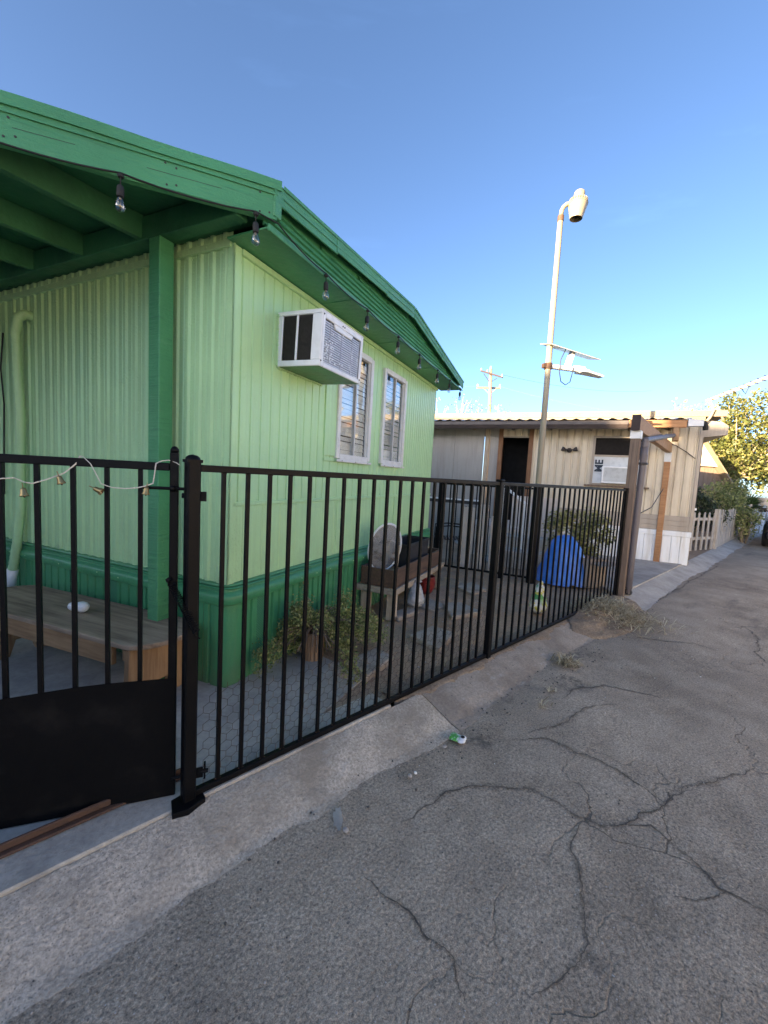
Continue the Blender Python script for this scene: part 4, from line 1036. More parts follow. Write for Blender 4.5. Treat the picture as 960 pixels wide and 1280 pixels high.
M_tarp = M('blue_tarpaulin', (.026, .155, .58), .40, .14, 5, .006, 22, dirt=(.12, .27, .60), damt=.6, dsc=5)
tp = thing('covered_heap', 'bright blue tarpaulin draped over a heap beside the bush', 'tarpaulin', (2.72, 6.05, .12), .3)
tarp_mesh().build('tarpaulin', M_tarp, tp, smooth=True)
cb = thing('cardboard_box', 'open crumpled cardboard box lying right of the blue tarpaulin', 'box', (3.05, 6.02, .10), .5)
M_card = M('cardboard', (.30, .24, .19), .85, .15, 5, .002, 60)
for x0, x1, y0, y1 in ((-.22, .22, -.16, -.152), (-.22, .22, .152, .16), (-.22, -.212, -.152, .152), (.212, .22, -.152, .152)):
    MB().box(x0, x1, y0, y1, 0, .42, Matrix.Rotation(.08, 4, 'Y')).build('side', M_card, cb)
MB().box(-.22, .22, -.33, -.16, .40, .408, Matrix.Rotation(.1, 4, 'X')).build('flap', M_card, cb)
def bush(name, label, loc, cs, n, sz, mat, up=0.3, stem=True, cat='bush', group=None):
    t = thing(name, label, cat, loc, 0, group)
    leaves('foliage', cluster(cs, n, .2), sz, mat, t, up=up)
    if stem:
        mb = MB()
        for x, y, z, r in cs:
            mb.tube([(x*.25, y*.25, 0), (x*.5, y*.5, z*.55), (x, y, z)], [.009, .007, .004], 5)
        mb.build('stems', M_barkpale, t, smooth=True)
    return t
bush('yard_bush', 'leafy yellow green bush growing behind the blue tarpaulin', (3.25, 7.0, .1),
     [(random.uniform(-.42, .45), random.uniform(-.3, .3), random.uniform(.3, .95), random.uniform(.12, .2)) for i in range(26)], 230, .030, M_leafbush)

# ================================================================ LAMP POST
M_lamp = M('sun_tinted_white_paint', (.29, .245, .165), .45, .08, 5, .001, 60, dirt=(.19, .145, .09), damt=.5, dsc=6, stretch=(1, 1, .4))  # white paint with some of the low sun's yellow put into its colour
M_lampshade = M('yellowish_lamp_shade', (.29, .25, .175), .4, .06, 8, dirt=(.20, .16, .105), damt=.5, dsc=9)  # yellowish base colour with browner mottling
lp = thing('street_lamp', 'tall pale lamp post with bucket shaped lamp head in the yard', 'street lamp', (2.21, 5.995, .10))
MB().tube([(0, 0, 0), (0, 0, 2.0), (-.005, 0, 3.6), (-.01, 0, 5.10)], [.042, .042, .039, .036], 16).build('pole', M_lamp, lp, auto=True)
MB().tube([(0, 0, -.02), (0, 0, 1.44)], .060, 14).build('lower_sleeve', M_black, lp, auto=True)
MB().tube([(-.01, 0, 5.06), (-.01, 0, 5.13)], .042, 14).build('pole_collar', M_rust, lp, auto=True)
MB().tube([(-.01, 0, 5.12), (-.005, -.003, 5.20), (.015, -.006, 5.245), (.05, -.015, 5.275), (.12, -.03, 5.28)], .029, 10).build('arm', M_lamp, lp, smooth=True)
hm = Matrix.Translation((.190, -.045, 5.225)) @ Matrix.Rotation(.06, 4, 'Y') @ Matrix.Scale(.74, 4)
MB().lathe([(.11, -.20), (.165, .03), (.168, .045), (.160, .05)], n=24, mtx=hm, cap=False).lathe([(.104, -.20), (.158, .04)], n=24, mtx=hm, cap=False).build('shade', M_lampshade, lp, smooth=True)
mb = MB(); mb.lathe([(.172, .046), (.172, .062), (.150, .066), (.135, .12), (.105, .150)], n=24, mtx=hm)
for i in range(24):
    a = 2*pi*i/24; mb.box(.10, .160, -.004, .004, .06, .13, hm @ Matrix.Rotation(a, 4, 'Z'))
mb.build('head_collar', M_lamp, lp, auto=True)
MB().lathe([(.098, .13), (.094, .25), (.082, .272), (.05, .282), (.001, .284)], n=20, mtx=hm).build('cap', M_lampshade, lp, auto=True)
MB().lathe([(.001, -.11), (.04, -.10), (.055, -.05), (.03, .03)], n=14, mtx=hm).build('lamp_bulb', M_glassbulb, lp, smooth=True)
M_solar = M('solar_cells', (.02, .026, .05), .2, .2, 20)
so_ = thing('solar_light', 'white solar light with panel clamped halfway up the lamp post', 'solar light', (2.205, 5.995, 3.22), radians(14))
MB().tube([(0, 0, -.04), (0, 0, .04)], .054, 14).box(-.085, -.05, -.03, .03, -.03, .03).build('clamp', M_rust, so_, auto=True)
MB().box(.05, .62, -.035, .035, -.025, .030).box(.40, .58, -.05, .05, .03, .05).build('arm', M_white, so_, bevel=.008)
mb = MB(); mb.prismd([(.60, -.09, -.005), (.60, .09, -.005), (.90, .05, -.035), (.90, -.05, -.035)], (0, 0, -.028)); mb.box(.5, .62, -.09, .09, -.033, .0); mb.build('lamp_head', M_white, so_, bevel=.004)
Pm = Matrix.Translation((.34, 0, .245)) @ Matrix.Rotation(radians(8), 4, 'Y') @ Matrix.Rotation(radians(15.5), 4, 'X')
MB().box(-.42, .42, -.14, .14, -.007, .0, Pm).build('panel_frame', M_whitealu, so_, bevel=.003)
MB().box(-.30, .41, -.13, .13, .001, .004, Pm).box(-.20, .41, -.13, .13, -.010, -.0075, Pm).build('panel', M_solar, so_)
MB().bar((.31, 0, .03), (.37, 0, .235), .09, .05).build('panel_bracket', M_white, so_, bevel=.004)
cb_ = [Vector((.22, -.05, .24)), Vector((.16, -.05, .10)), Vector((.15, -.05, -.06)), Vector((.19, -.05, -.20)), Vector((.27, -.05, -.24)), Vector((.34, -.05, -.19)), Vector((.37, -.05, -.04)), Vector((.38, -.04, .02))]
MB().tube(cb_, .006, 6).build('cable', M_louvre, so_, smooth=True)

# ================================================================ FAR BEIGE MOBILE HOME
bh = thing('mobile_home', 'beige ribbed mobile home with white skirting and open dark doorway', 'mobile home', W(8.0, -4.12, 0), HA)
def paintbeige(name, col, dirtc):
    k = NT(name); c = k.scale(col, k.ramp(k.noise(1.5, 5), .25, .75, .9, 1.1)); g = k.noise(1, 6, .65, stretch=(9, 9, .8))
    c = k.mix(k.ramp(g, .46, .70, 0, .75), c, dirtc); k.base(c); k.set(Roughness=.5); k.bump(k.noise(30, 3), .003); return k.m
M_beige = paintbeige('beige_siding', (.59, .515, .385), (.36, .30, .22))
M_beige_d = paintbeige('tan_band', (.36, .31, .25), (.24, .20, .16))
M_grey = paintbeige('grey_mesh_panel', (.30, .285, .26), (.22, .20, .18))
M_skw = paintbeige('white_skirting', (.70, .73, .75), (.5, .47, .40))
M_brownmetal = M('brown_gutter', (.060, .046, .042), .45, .15, 6)
M_tan = M('tan_roof_edge', (.20, .158, .105), .6, .12, 3, .002, 30)
M_roofmetal = M('galvanised_roof', (.50, .50, .50), .45, .12, 5, .0, 40, metal=.4)
M_doorwood = wood('door_post_wood', (.24, .12, .055), (.12, .055, .025), .7, axis=2)
M_orange = wood('orange_timber', (.46, .24, .105), (.27, .125, .05), .7, axis=1)
VB = lambda v: v+4.12                                               # house v -> local y
def rib_sheet(v0, v1, z0, z1, mat, name, pitch=.155, depth=.024, off=0):
    pr = []; y = v0
    while y < v1-.001:
        for q, d in ((0, 0), (.05, 0), (.065, depth), (.09, depth), (.105, 0)):
            if y+q < v1: pr.append((y+q, d))
        y += pitch
    pr.append((v1, 0)); mb = MB(); mb.strip([[(d+off, VB(q), z) for z in (z0, z1)] for q, d in pr]); return mb.build(name, mat, bh)
for a, b_ in ((-4.12, -3.10), (-3.10, -2.27)):
    pass
WB = (-3.28, -2.24); ZB = (1.62, 2.645)
rib_sheet(-4.12, WB[0], 1.07, 2.95, M_beige, 'siding_panel'); rib_sheet(WB[0], WB[1], 1.07, ZB[0], M_beige, 'siding_panel'); rib_sheet(WB[0], WB[1], ZB[1], 2.95, M_beige, 'siding_panel', off=.001)
rib_sheet(WB[1], -1.0, 1.07, 2.95, M_beige, 'siding_panel'); rib_sheet(-1.0, -.27, 2.62, 2.95, M_beige, 'siding_panel')
for a, b_ in ((-4.12, -2.6), (-2.598, -1.0)):
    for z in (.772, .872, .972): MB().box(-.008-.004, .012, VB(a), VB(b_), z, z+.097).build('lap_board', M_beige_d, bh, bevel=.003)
MB().box(-.03, .02, VB(-4.14), VB(-1.25), .665, .768).build('skirting_rail', M_skw, bh, bevel=.004)
v = -4.13
while v < -1.3:
    MB().box(-.016+.003*random.random(), .01, VB(v), VB(v+.152), .10, .664).build('skirting_panel', M_skw, bh, bevel=.006); v += .156
MB().box(-.022, .02, VB(-4.145), VB(-4.085), .77, 2.95).build('corner_trim', M_tan if False else M_beige_d, bh, bevel=.004)
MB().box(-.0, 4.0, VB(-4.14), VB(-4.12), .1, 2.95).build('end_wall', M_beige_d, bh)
MB().box(.22, .95, VB(-4.21), VB(-4.141), 1.25, 2.55).build('end_window_frame', M_louvre, bh, bevel=.004); MB().box(.20, .97, VB(-4.225), VB(-4.141), 1.20, 1.247).build('end_window_sill', M_white, bh, bevel=.004)
# left grey panelled porch front
for a, b_ in ((.07, .78), (.785, 1.5), (1.505, 2.2), (2.205, 4.0)):
    MB().box(-.006+.004*random.random(), .02, VB(a), VB(b_), 1.10, 2.93).build('grey_panel', M_grey, bh, bevel=.003)
MB().box(.0, .02, VB(.05), VB(4.0), .10, .98).build('porch_skirt', M_grey, bh)
MB().box(.004, .024, VB(.05), VB(4.0), .981, 1.059).build('porch_gap', M_louvre, bh)
MB().box(-.03, .03, VB(.02), VB(4.0), 1.06, 1.10).build('porch_sill', M_whitealu, bh)
MB().box(-.035, .045, VB(-.05), VB(.05), .1, 2.9).build('porch_post', M_palewood, bh, bevel=.004)
for y0, y1 in ((-.36, -.265), (-1.03, -.935)):
    MB().box(-.03, .07, VB(y0), VB(y1), .6, 2.90).build('door_post', M_doorwood, bh, bevel=.004)
MB().box(.0, .04, VB(-.93), VB(-.365), 2.595, 2.625).build('door_head', M_beige_d, bh)
MB().box(.0, .02, VB(-.26), VB(-.06), .6, 2.95).build('side_panel', M_grey, bh)
MB().box(.9, .92, VB(-1.1), VB(-.1), .3, 2.7).box(.05, .9, VB(-1.04), VB(-1.03), .3, 2.7).box(.05, .9, VB(-.27), VB(-.26), .3, 2.7).box(.05, .9, VB(-1.03), VB(-.27), 2.66, 2.68).box(.05, .9, VB(-1.03), VB(-.27), .58, .6).build('room', M_dark, bh)
ddo = MB().box(.06, .60, VB(-1.0), VB(-.975), .62, 2.58).build('door', M_louvre, bh); MB().lathe([(.02, 0), (.022, .03), (.01, .04)], n=8, mtx=Matrix.Translation((.5, VB(-.972), 1.6)) @ Matrix.Rotation(-pi/2, 4, 'X')).build('handle', M_brass, ddo)
# window with dark upper sash, silvered lower half, cut-off lettering on card
M_screen = M('dark_window_screen', (.02, .018, .017), .8, .2, 20, spec=.1)
f = MB(); f.box(-.03, .02, VB(WB[1])-.05, VB(WB[1]), ZB[0], ZB[1]).box(-.03, .02, VB(WB[0]), VB(WB[0])+.05, ZB[0], ZB[1]).box(-.03, .02, VB(WB[0])+.05, VB(WB[1])-.05, ZB[1]-.04, ZB[1]).box(-.03, .02, VB(WB[0])+.05, VB(WB[1])-.05, ZB[0], ZB[0]+.03).box(-.03, .0, VB(WB[0])+.05, VB(WB[1])-.05, 2.215, 2.25)
fr = f.build('window', M_beige_d, bh, bevel=.003)
MB().box(.004, .010, VB(WB[0])+.05, VB(WB[1])-.05, 2.25, ZB[1]-.04).build('upper_pane', M_screen, fr)
M_silver = M('silvered_card', (.50, .54, .57), .3, .12, 6, .006, 9)
MB().box(.004, .010, VB(WB[0])+.05, VB(WB[1])-.05, ZB[0]+.03, 2.215).build('silvered_pane', M_silver, fr)
M_card2 = M('pale_card', (.50, .53, .55), .6, .08, 5)
MB().box(-.004, .003, VB(-2.60), VB(-2.295), 1.86, 2.205).build('card', M_card2, fr)
cu = bpy.data.curves.new('lettering', 'FONT'); cu.body = 'ME'; cu.size = .205; cu.offset = .007; cu.extrude = .001; cu.align_x = 'LEFT'
to = bpy.data.objects.new('lettering', cu); COL.objects.link(to)
me = bpy.data.meshes.new_from_object(to.evaluated_get(bpy.context.evaluated_depsgraph_get())); bpy.data.objects.remove(to)
M_ink = M('dark_ink', (.015, .03, .05), .6, .1, 5); me.materials.clear(); me.materials.append(M_ink)
lt = link(bpy.data.objects.new('lettering', me), fr)
# faces -x, reads upwards: text x -> +z, text y -> +y (left as seen from the lane)
lt.matrix_local = Matrix.Translation((-.0065, VB(-2.46), 1.885)) @ Matrix(((0, 0, -1, 0), (0, 1, 0, 0), (1, 0, 0, 0), (0, 0, 0, 1)))
MB().box(-.12, .0, VB(WB[0])-.05, VB(WB[1])+.10, 1.575, 1.612).build('window_shelf', M_brownpost, bh, bevel=.004)
ac2 = thing('air_conditioner', 'white boxed air conditioner set in the lettered window of the beige home', 'air conditioner', W(8.0, -3.02, 1.66), HA)
f = MB(); f.box(-.16, .0, .0, .03, 0, .345).box(-.16, .0, .535, .565, 0, .345).box(-.16, .0, .03, .535, .315, .345).box(-.16, .0, .03, .535, 0, .03); f.build('casing', M_white, ac2, bevel=.004)
f = MB()
for i in range(16): f.box(-.150, -.135, .03, .535, .036+i*.0175, .046+i*.0175)
f.box(-.13, -.12, .03, .535, .03, .315); f.build('grille', M_silver, ac2)
# awning: corrugated sheets over a brown gutter, then an orange fascia
RI = .145
def corr(v0, v1):
    mb = MB(); rows = []; n = int((v1-v0)/.0366)
    for i in range(n+1):
        y = v0+(v1-v0)*i/n; ph = (y % .22)/.22
        z = .030 if .36 < ph < .64 else (.0 if ph < .28 or ph > .72 else .015)
        rows.append([(-.66, VB(y), 2.895+z), (.25, VB(y), 3.01+z)])
    mb.strip(rows); return mb
v = -3.86
while v < 4.4:
    corr(v, v+.88).build('roof_sheet', M_roofmetal, bh); v += .884
gu = MB(); gprof = [(-.60, 2.73), (-.655, 2.735), (-.672, 2.775), (-.690, 2.80), (-.690, 2.865), (-.676, 2.868), (-.60, 2.868)]
gu.strip([[(x, VB(y), z) for x, z in gprof] for y in (-2.80, 0, 2.2, 4.4)]); gu.build('gutter', M_brownmetal, bh, auto=True)
MB().box(-.60, -.57, VB(-2.80), VB(4.4), 2.72, 2.885).build('gutter_board', M_brownmetal, bh)
MB().box(-.655, -.585, VB(-3.74), VB(-2.802), 2.745, 2.882).build('fascia', M_orange, bh, bevel=.004)
MB().prismd([(-.70, VB(-3.98), 2.76), (-.70, VB(-3.745), 2.76), (-.70, VB(-3.745), 2.90), (-.70, VB(-3.98), 2.87)], (.14, 0, 0)).build('gutter_end', M_roofmetal, bh, bevel=.004)
MB().tube([(-.66, VB(-3.99), 2.83), (-.62, VB(-4.02), 2.79), (-.62, VB(-4.03), 2.70)], .045, 8).build('gutter_outlet', M_rubber, bh, smooth=True)
MB().box(-.57, .0, VB(-3.74), VB(4.4), 2.865, 2.878).build('porch_ceiling', M_louvre, bh)
for y in (-3.6, -2.9, -2.2, -1.4, -.6, .3, 1.2): MB().box(-.565, -.0, VB(y), VB(y)+.04, 2.76, 2.862).build('rafter', M_brownpost, bh)
# main roof edge behind, and the boxed eave on the lane side
MB().box(.26, 4.4, VB(-4.55), VB(5.5), 3.075, 3.20).build('roof', M_tan, bh, bevel=.006)
MB().box(.24, .262, VB(-4.2), VB(5.5), 2.96, 3.07).build('roof_riser', M_tan, bh)
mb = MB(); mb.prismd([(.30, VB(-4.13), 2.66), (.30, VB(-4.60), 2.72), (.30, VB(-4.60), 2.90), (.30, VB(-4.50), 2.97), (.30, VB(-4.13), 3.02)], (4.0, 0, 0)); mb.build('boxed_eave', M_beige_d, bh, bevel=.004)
# flood light on the wall
fl = thing('flood_light', 'dark twin flood light on the ribbed beige wall', 'flood light', W(7.985, -1.79, 2.33), HA)
MB().lathe([(.055, 0), (.05, .03), (.02, .045)], n=12, mtx=Matrix.Rotation(-pi/2, 4, 'Y')).build('mount', M_louvre, fl, smooth=True)
for q in (-1, 1):
    MB().tube([(-.04, 0, 0), (-.07, q*.06, .01), (-.09, q*.08, .0)], .014, 6).lathe([(.02, 0), (.045, .05), (.05, .09)], n=12, mtx=Matrix.Translation((-.07, q*.07, .0)) @ Matrix.Rotation(radians(-70*q), 4, 'X')).build('lamp_head', M_louvre, fl, smooth=True)

# timber frame between the fence end and the far home
tf = thing('timber_frame', 'two brown timber posts joined by a beam at the driveway', 'timber frame', (3.275, 5.53, .09), radians(50.2))
LB = 3.66
MB().box(-.055, .055, -.055, .055, 0, 2.20).build('post', M_brownpost, tf, bevel=.006)
MB().box(LB-.05, LB+.05, -.05, .05, 0, 2.10).build('post', M_orange, tf, bevel=.006)
MB().box(-.10, LB+.2, -.045, .045, 2.235, 2.425).build('beam', M_pine_h, tf, bevel=.005)
MB().box(-.112, -.1005, -.050, .050, 2.228, 2.432).build('beam_end', M_endgrain, tf)
MB().box(-.062, .062, -.062, .062, 2.13, 2.2345).build('post_bracket', M_whitealu, tf, bevel=.003)
MB().box(LB-.056, LB+.056, -.056, .056, 2.05, 2.2345).build('post_bracket', M_whitealu, tf, bevel=.003)
M_purple = M('grey_brown_pipe', (.115, .10, .105), .5, .15, 6, .001, 50)
dp = thing('downspout', 'grey brown downspout strapped beside the brown post, elbow at the ground', 'downspout', (3.38, 5.555, .09), radians(50.2))
MB().tube([(.14, .0, .035), (.06, .0, .05), (.015, -.02, .12), (.01, -.02, .5), (.02, -.03, 1.9), (.02, -.03, 2.06)], .042, 10).build('pipe', M_purple, dp, smooth=True)
MB().tube([(.20, .0, .02), (.13, .0, .045), (.06, .0, .06), (.015, -.02, .14)], .047, 10).build('elbow', M_rubber, dp, smooth=True)
for z in (1.86, 2.03): MB().tube([(.02, -.03, z), (.02, -.03, z+.07)], .049, 12).build('coupling', M_purple, dp, auto=True)
MB().box(-.05, .07, -.085, .03, 1.80, 1.825).build('strap', M_louvre, dp)
a = Vector((3.40, 5.55, 2.21)); e = W(7.36, -3.56, 2.60)
MB().tube([(.02, -.03, 2.08), (.02, -.03, 2.13)]+[(Matrix.Rotation(radians(-50.2), 3, 'Z') @ (a.lerp(e, f)-Vector((3.38, 5.555, .09)))) for f in (.04, .5, .97)], .038, 10).build('horizontal_run', M_purple, dp, smooth=True)
bk = thing('hanging_bracket', 'orange wooden bracket under the fascia holding the grey downspout', 'bracket', W(7.35, -3.58, 2.60), HA)
MB().prismd([(-.03, -.045, .14), (.09, -.045, .14), (.07, -.045, -.02), (.0, -.045, -.12), (-.08, -.045, -.10), (-.06, -.045, .0)], (0, .09, 0)).build('bracket', M_pine_h, bk, bevel=.004)
wl = thing('cable', 'thin dark cable drooping across the beige wall by the orange post', 'cable', (0, 0, 0))
pts = [W(7.9, -3.45, 2.52), W(7.93, -3.7, 2.47), W(7.95, -3.9, 2.34), W(7.96, -4.05, 2.22)]
MB().tube(pts, .008, 6).build('upper_run', M_louvre, wl, smooth=True)
MB().tube([Vector((3.42, 5.60, 1.20)), Vector((4.5, 6.95, 1.27)), Vector((5.5, 8.2, 1.60))], .008, 6).build('lower_run', M_louvre, wl, smooth=True)

# television antenna on the far roof
an = thing('tv_antenna', 'white television antenna on a bent mast at the roof corner', 'antenna', W(8.15, -4.15, 2.85), 0)
b0 = W(8.15, -4.15, 2.85)
def rel(p): return Vector(p)-b0
m0, m1, m2, m3_ = W(8.2, -4.14, 2.86), W(8.2, -4.26, 3.05), W(8.2, -4.31, 3.20), W(8.2, -4.20, 3.39)
MB().tube([rel(m0), rel(m1), rel(m2), rel(m3_)], .026, 8).build('mast', M_lamp, an, smooth=True)
bmA, bmB = W(8.2, -4.16, 3.36), W(8.2, -5.10, 3.80)
MB().bar(rel(bmA), rel(bmB), .055, .055).build('boom', M_lamp, an, bevel=.004)
for i in range(9):
    p = rel(bmA.lerp(bmB, .10+.11*i)); L = .16+.012*i
    dv = (Vector((cos(HA), sin(HA), 0))*.9+Vector((0, 0, .3))).normalized()
    MB().tube([p-dv*L, p+dv*L], .009, 6).build('element', M_louvre, an)
MB().tube([rel(bmA.lerp(bmB, .56)), rel(bmA.lerp(bmB, .64))-Vector((0, 0, .16)), rel(bmA.lerp(bmB, .70))], .010, 6).build('brace', M_louvre, an)
MB().tube([rel(W(8.3, -4.5, 3.0)), rel(W(8.3, -4.42, 3.2)), rel(W(8.3, -4.36, 3.33))], .022, 6).build('stub_mast', M_lamp, an, smooth=True)

# ================================================================ LANE: mound, weeds, litter
def mound_e(s, t):
    w = .22*nz(s, t, 3.2, 21)+.12*nz(s, t, 9, 22)
    return max(0, 1-((s-4.72)/.95)**2-((t-.17)/.33)**2+w)
def mound_z(s, t):
    e = mound_e(s, t); k = .095*(1-min(1, max(0, (t-.03)/.27))**1.15)
    return (k+.085*min(1, e)**.8+(.018*nz(s, t, 7, 1)+.010*nz(s, t, 20, 3))*min(1, e*2.5)-.004) if e > .02 else -.03
mb = MB(); rows = []
for i in range(91):
    s_ = 3.35+2.6*i/90; rows.append([(s_, -(-.16+.78*j/44), mound_z(s_, -.16+.78*j/44)) for j in range(45)])
mb.strip(rows); M_moundsoil = dirt('mound_soil', (.15, .11, .078), (.30, .235, .165)); mound = mb.build('dirt_mound', M_moundsoil, None, smooth=True); mound.location = G0; mound.rotation_euler = (0, 0, FA); struct(mound)
# soil and crumbs lodged against the foot of the fence
mb = MB(); rows = []
for i in range(117):
    s_ = 1.28+.025*i; r = []
    ed_ = .060+.075*nz(s_, 0, 2.6, 31)+.035*nz(s_, 0, 9, 32)+.02*nz(s_, 0, 26, 33)
    ed_ *= min(1, (s_-1.25)/.3, (4.22-s_)/.3)
    for j in range(26):
        t_ = -.14+.36*j/25; e = min(1, (ed_-t_)/.05); kz = .096*(1-min(1, max(0, (t_-.03)/.27))**1.15)
        r.append((s_, -t_, kz+.012*min(1, e)+.010*nz(s_, t_, 14, 35)*min(1, e*2)+.006*nz(s_, t_, 40, 36) if e > 0 else -.03))
    rows.append(r)
mb.strip(rows); o = mb.build('soil_bank', M_moundsoil, None, smooth=True); o.location = G0; o.rotation_euler = (0, 0, FA); struct(o)
def straw(name, label, cat, cx, cy, sx, sy, n, L, z0, flat=.5, th=None, kind=None, group=None):
    """dry grass blades: thin bent strips"""
    t = None; V = []; F = []; 
    for i in range(n):
        x = random.gauss(0, sx); y = random.gauss(0, sy); a = random.uniform(0, 2*pi); l = L*random.uniform(.4, 1.2); up = random.uniform(.05, 1)*(1-flat)+.05
        d = Vector((cos(a), sin(a), 0)); w = Vector((-sin(a), cos(a), 0))*.0040
        z = z0(x, y) if callable(z0) else z0
        p0 = Vector((x, y, z)); p1 = p0+d*l*.5+Vector((0, 0, l*up)); p2 = p0+d*l+Vector((0, 0, max(0.004, l*up*random.uniform(.3, 1.2)))); b = len(V)
        V += [p0-w, p0+w, p1+w, p1-w, p2]; F += [(b, b+1, b+2, b+3), (b+3, b+2, b+4)]
    me = bpy.data.meshes.new(name); me.from_pydata([tuple(v) for v in V], [], F)
    at = me.attributes.new('rnd', 'FLOAT', 'FACE'); at.data.foreach_set('value', np.repeat(rng.random(n), 2).astype(np.float32)); me.materials.append(M_straw)
    o = link(bpy.data.objects.new(name, me)); o.location = (cx, cy, 0); return o
mc = Fp(4.75, .18)
def mz(x, y):
    q = Vector((mc.x+x-G0.x, mc.y+y-G0.y)); s = q.x*cos(FA)+q.y*sin(FA); t = q.x*sin(FA)-q.y*cos(FA)
    return max(.004, mound_z(s, t))
o = straw('dry_grass', '', '', mc.x, mc.y, .27, .20, 1900, .15, mz, .62); o['kind'] = 'stuff'
o = straw('grass_tuft', '', '', *Vector((1.65, 3.48)), .05, .045, 150, .11, .008, .35); tag(o, 'dry straw coloured tuft of grass on the lane edge', 'grass tuft')
o = straw('dry_sprig', '', '', 1.20, 2.78, .022, .02, 16, .075, .012, .4); tag(o, 'pale dead sprig lying on the lane, nearer the can', 'dead weed')
o = straw('dry_sprig', '', '', 1.33, 2.98, .02, .02, 12, .06, .012, .4); tag(o, 'small pale dead sprig between the grass tuft and the bigger sprig', 'dead weed')
def pebbles(name, pts, mat, kind='stuff', rmin=.004, rmax=.012):
    mb = MB()
    for x, y, z, r in pts:
        q = [Vector((sin(a)*cos(b), sin(a)*sin(b), cos(a)*.7))*r*random.uniform(.7, 1.25) for a, b in ((0, 0), (1.1, 0), (1.1, 1.57), (1.1, 3.14), (1.1, 4.71), (2.2, .8), (2.2, 2.4), (2.2, 3.9), (2.2, 5.5))]
        mb.add([Vector((x, y, z+r*.3))+p for p in q], [(0, 1, 2), (0, 2, 3), (0, 3, 4), (0, 4, 1), (1, 5, 2), (2, 6, 3), (3, 7, 4), (4, 8, 1), (2, 5, 6), (3, 6, 7), (4, 7, 8), (1, 8, 5)])
    o = mb.build(name, mat); o['kind'] = kind; return o
M_peb = M('pale_pebbles', (.34, .32, .30), .85, .35, 40, .002, 120)
M_pebd = M('dark_grit', (.07, .066, .062), .9, .35, 40)
M_litter = M('white_crumbs', (.72, .71, .68), .7, .1, 30)
P1 = []; P2 = []; P3 = []
for i in range(1700):
    s = random.uniform(-2.5, 9); t = .30+abs(random.gauss(0, .9)); p = Fp(s, t); r = .0016+.0035*random.random()**3
    (P1 if random.random() < .6 else P2).append((p.x, p.y, .003+.010*nz(s, -t, 1.1), r))
for i in range(420):
    s = random.gauss(2.6, 1.3); t = random.uniform(.05, .55); p = Fp(s, t); P2.append((p.x, p.y, max(.006, .095*(1-(t/.3)**1.2)) if t < .3 else .006, .003+.006*random.random()**2))
for i in range(46):
    s = random.uniform(-1.5, 6); t = .3+random.random()**1.5*1.6; p = Fp(s, t); P3.append((p.x, p.y, .006, .002+.004*random.random()**2))
pebbles('pale_grit', P1, M_peb); pebbles('dark_grit', P2, M_pebd); pebbles('white_crumbs', P3, M_litter)
P4 = []
for i in range(700):
    s = random.uniform(.8, 5.2); t = -random.uniform(0.02, 1.9); p = Fp(s, t); r = .003+.009*random.random()**3; P4.append((p.x, p.y, yz(s, -t)-.002, r))
pebbles('yard_gravel', P4, M_peb)
for x, y, r, lab in ((-.09, 1.66, .014, 'pale round pebble on the lane beside the pale kerb patch'), (.21, 2.01, .013, 'grey pebble of a pair on the lane below the kerb'), (.24, 2.035, .010, 'small white pebble beside the grey one below the kerb')):
    mb = MB(); mb.lathe([(.001, -.6*r), (.75*r, -.35*r), (r, .1*r), (.7*r, .55*r), (.001, .7*r)], n=9); o = mb.build('pebble', M_peb if r != .010 else M_litter, None, smooth=True); o.location = (x, y, .004+.6*r); o.rotation_euler = (.3, .2, 1.1); tag(o, lab, 'pebble')
# flattened drinks can
M_cangreen = M('green_can_print', (.10, .42, .07), .35, .35, 30, .003, 60, dirt=(.7, .7, .68), damt=.8, dsc=50, dlo=.5, dhi=.55)
can = thing('crushed_can', 'crushed green and white drink can at the kerb joint', 'can', (.515, 2.345, .012), radians(-28))
def squash(name, prof, mat, sx=1.):
    mb = MB(); n = 22; vs = []
    for x, ry, rz_ in prof:
        for j in range(n):
            a = 2*pi*j/n; w = 1+.10*mnoise.noise(Vector((x*40, cos(a)*1.5, sin(a)*1.5))); vs.append((x+.004*mnoise.noise(Vector((x*30, a, 3))), ry*cos(a)*w, rz_*sin(a)*w+.004*mnoise.noise(Vector((x*60, cos(a)*2, 8)))))
    k = len(prof); mb.add(vs, [(i*n+j, i*n+(j+1) % n, (i+1)*n+(j+1) % n, (i+1)*n+j) for i in range(k-1) for j in range(n)]+[tuple(range(n-1, -1, -1)), tuple((k-1)*n+j for j in range(n))])
    return mb.build(name, mat, can, smooth=True)
squash('can_body', [(-.046, .022, .010), (-.040, .034, .013), (-.02, .035, .011), (0, .033, .012), (.012, .034, .013)], M_cangreen)
squash('can_end', [(.012, .034, .0135), (.022, .036, .015), (.036, .036, .015), (.046, .028, .010), (.049, .015, .005)], M_white)
mb = MB(); mb.lathe([(.013, 0), (.012, .0035), (.007, .0035), (.006, 0)], n=14, mtx=Matrix.Translation((.030, .002, .0155))); mb.build('ring_pull', M_louvre, can, smooth=True)
o = MB().box(-.012, .012, -.008, .008, 0, .012).build('stone_chip', M_peb, None, bevel=.003); o.location = (.425, 2.262, .004); o.rotation_euler = (0, 0, .6); tag(o, 'flat grey stone chip just left of the crushed can', 'stone chip')
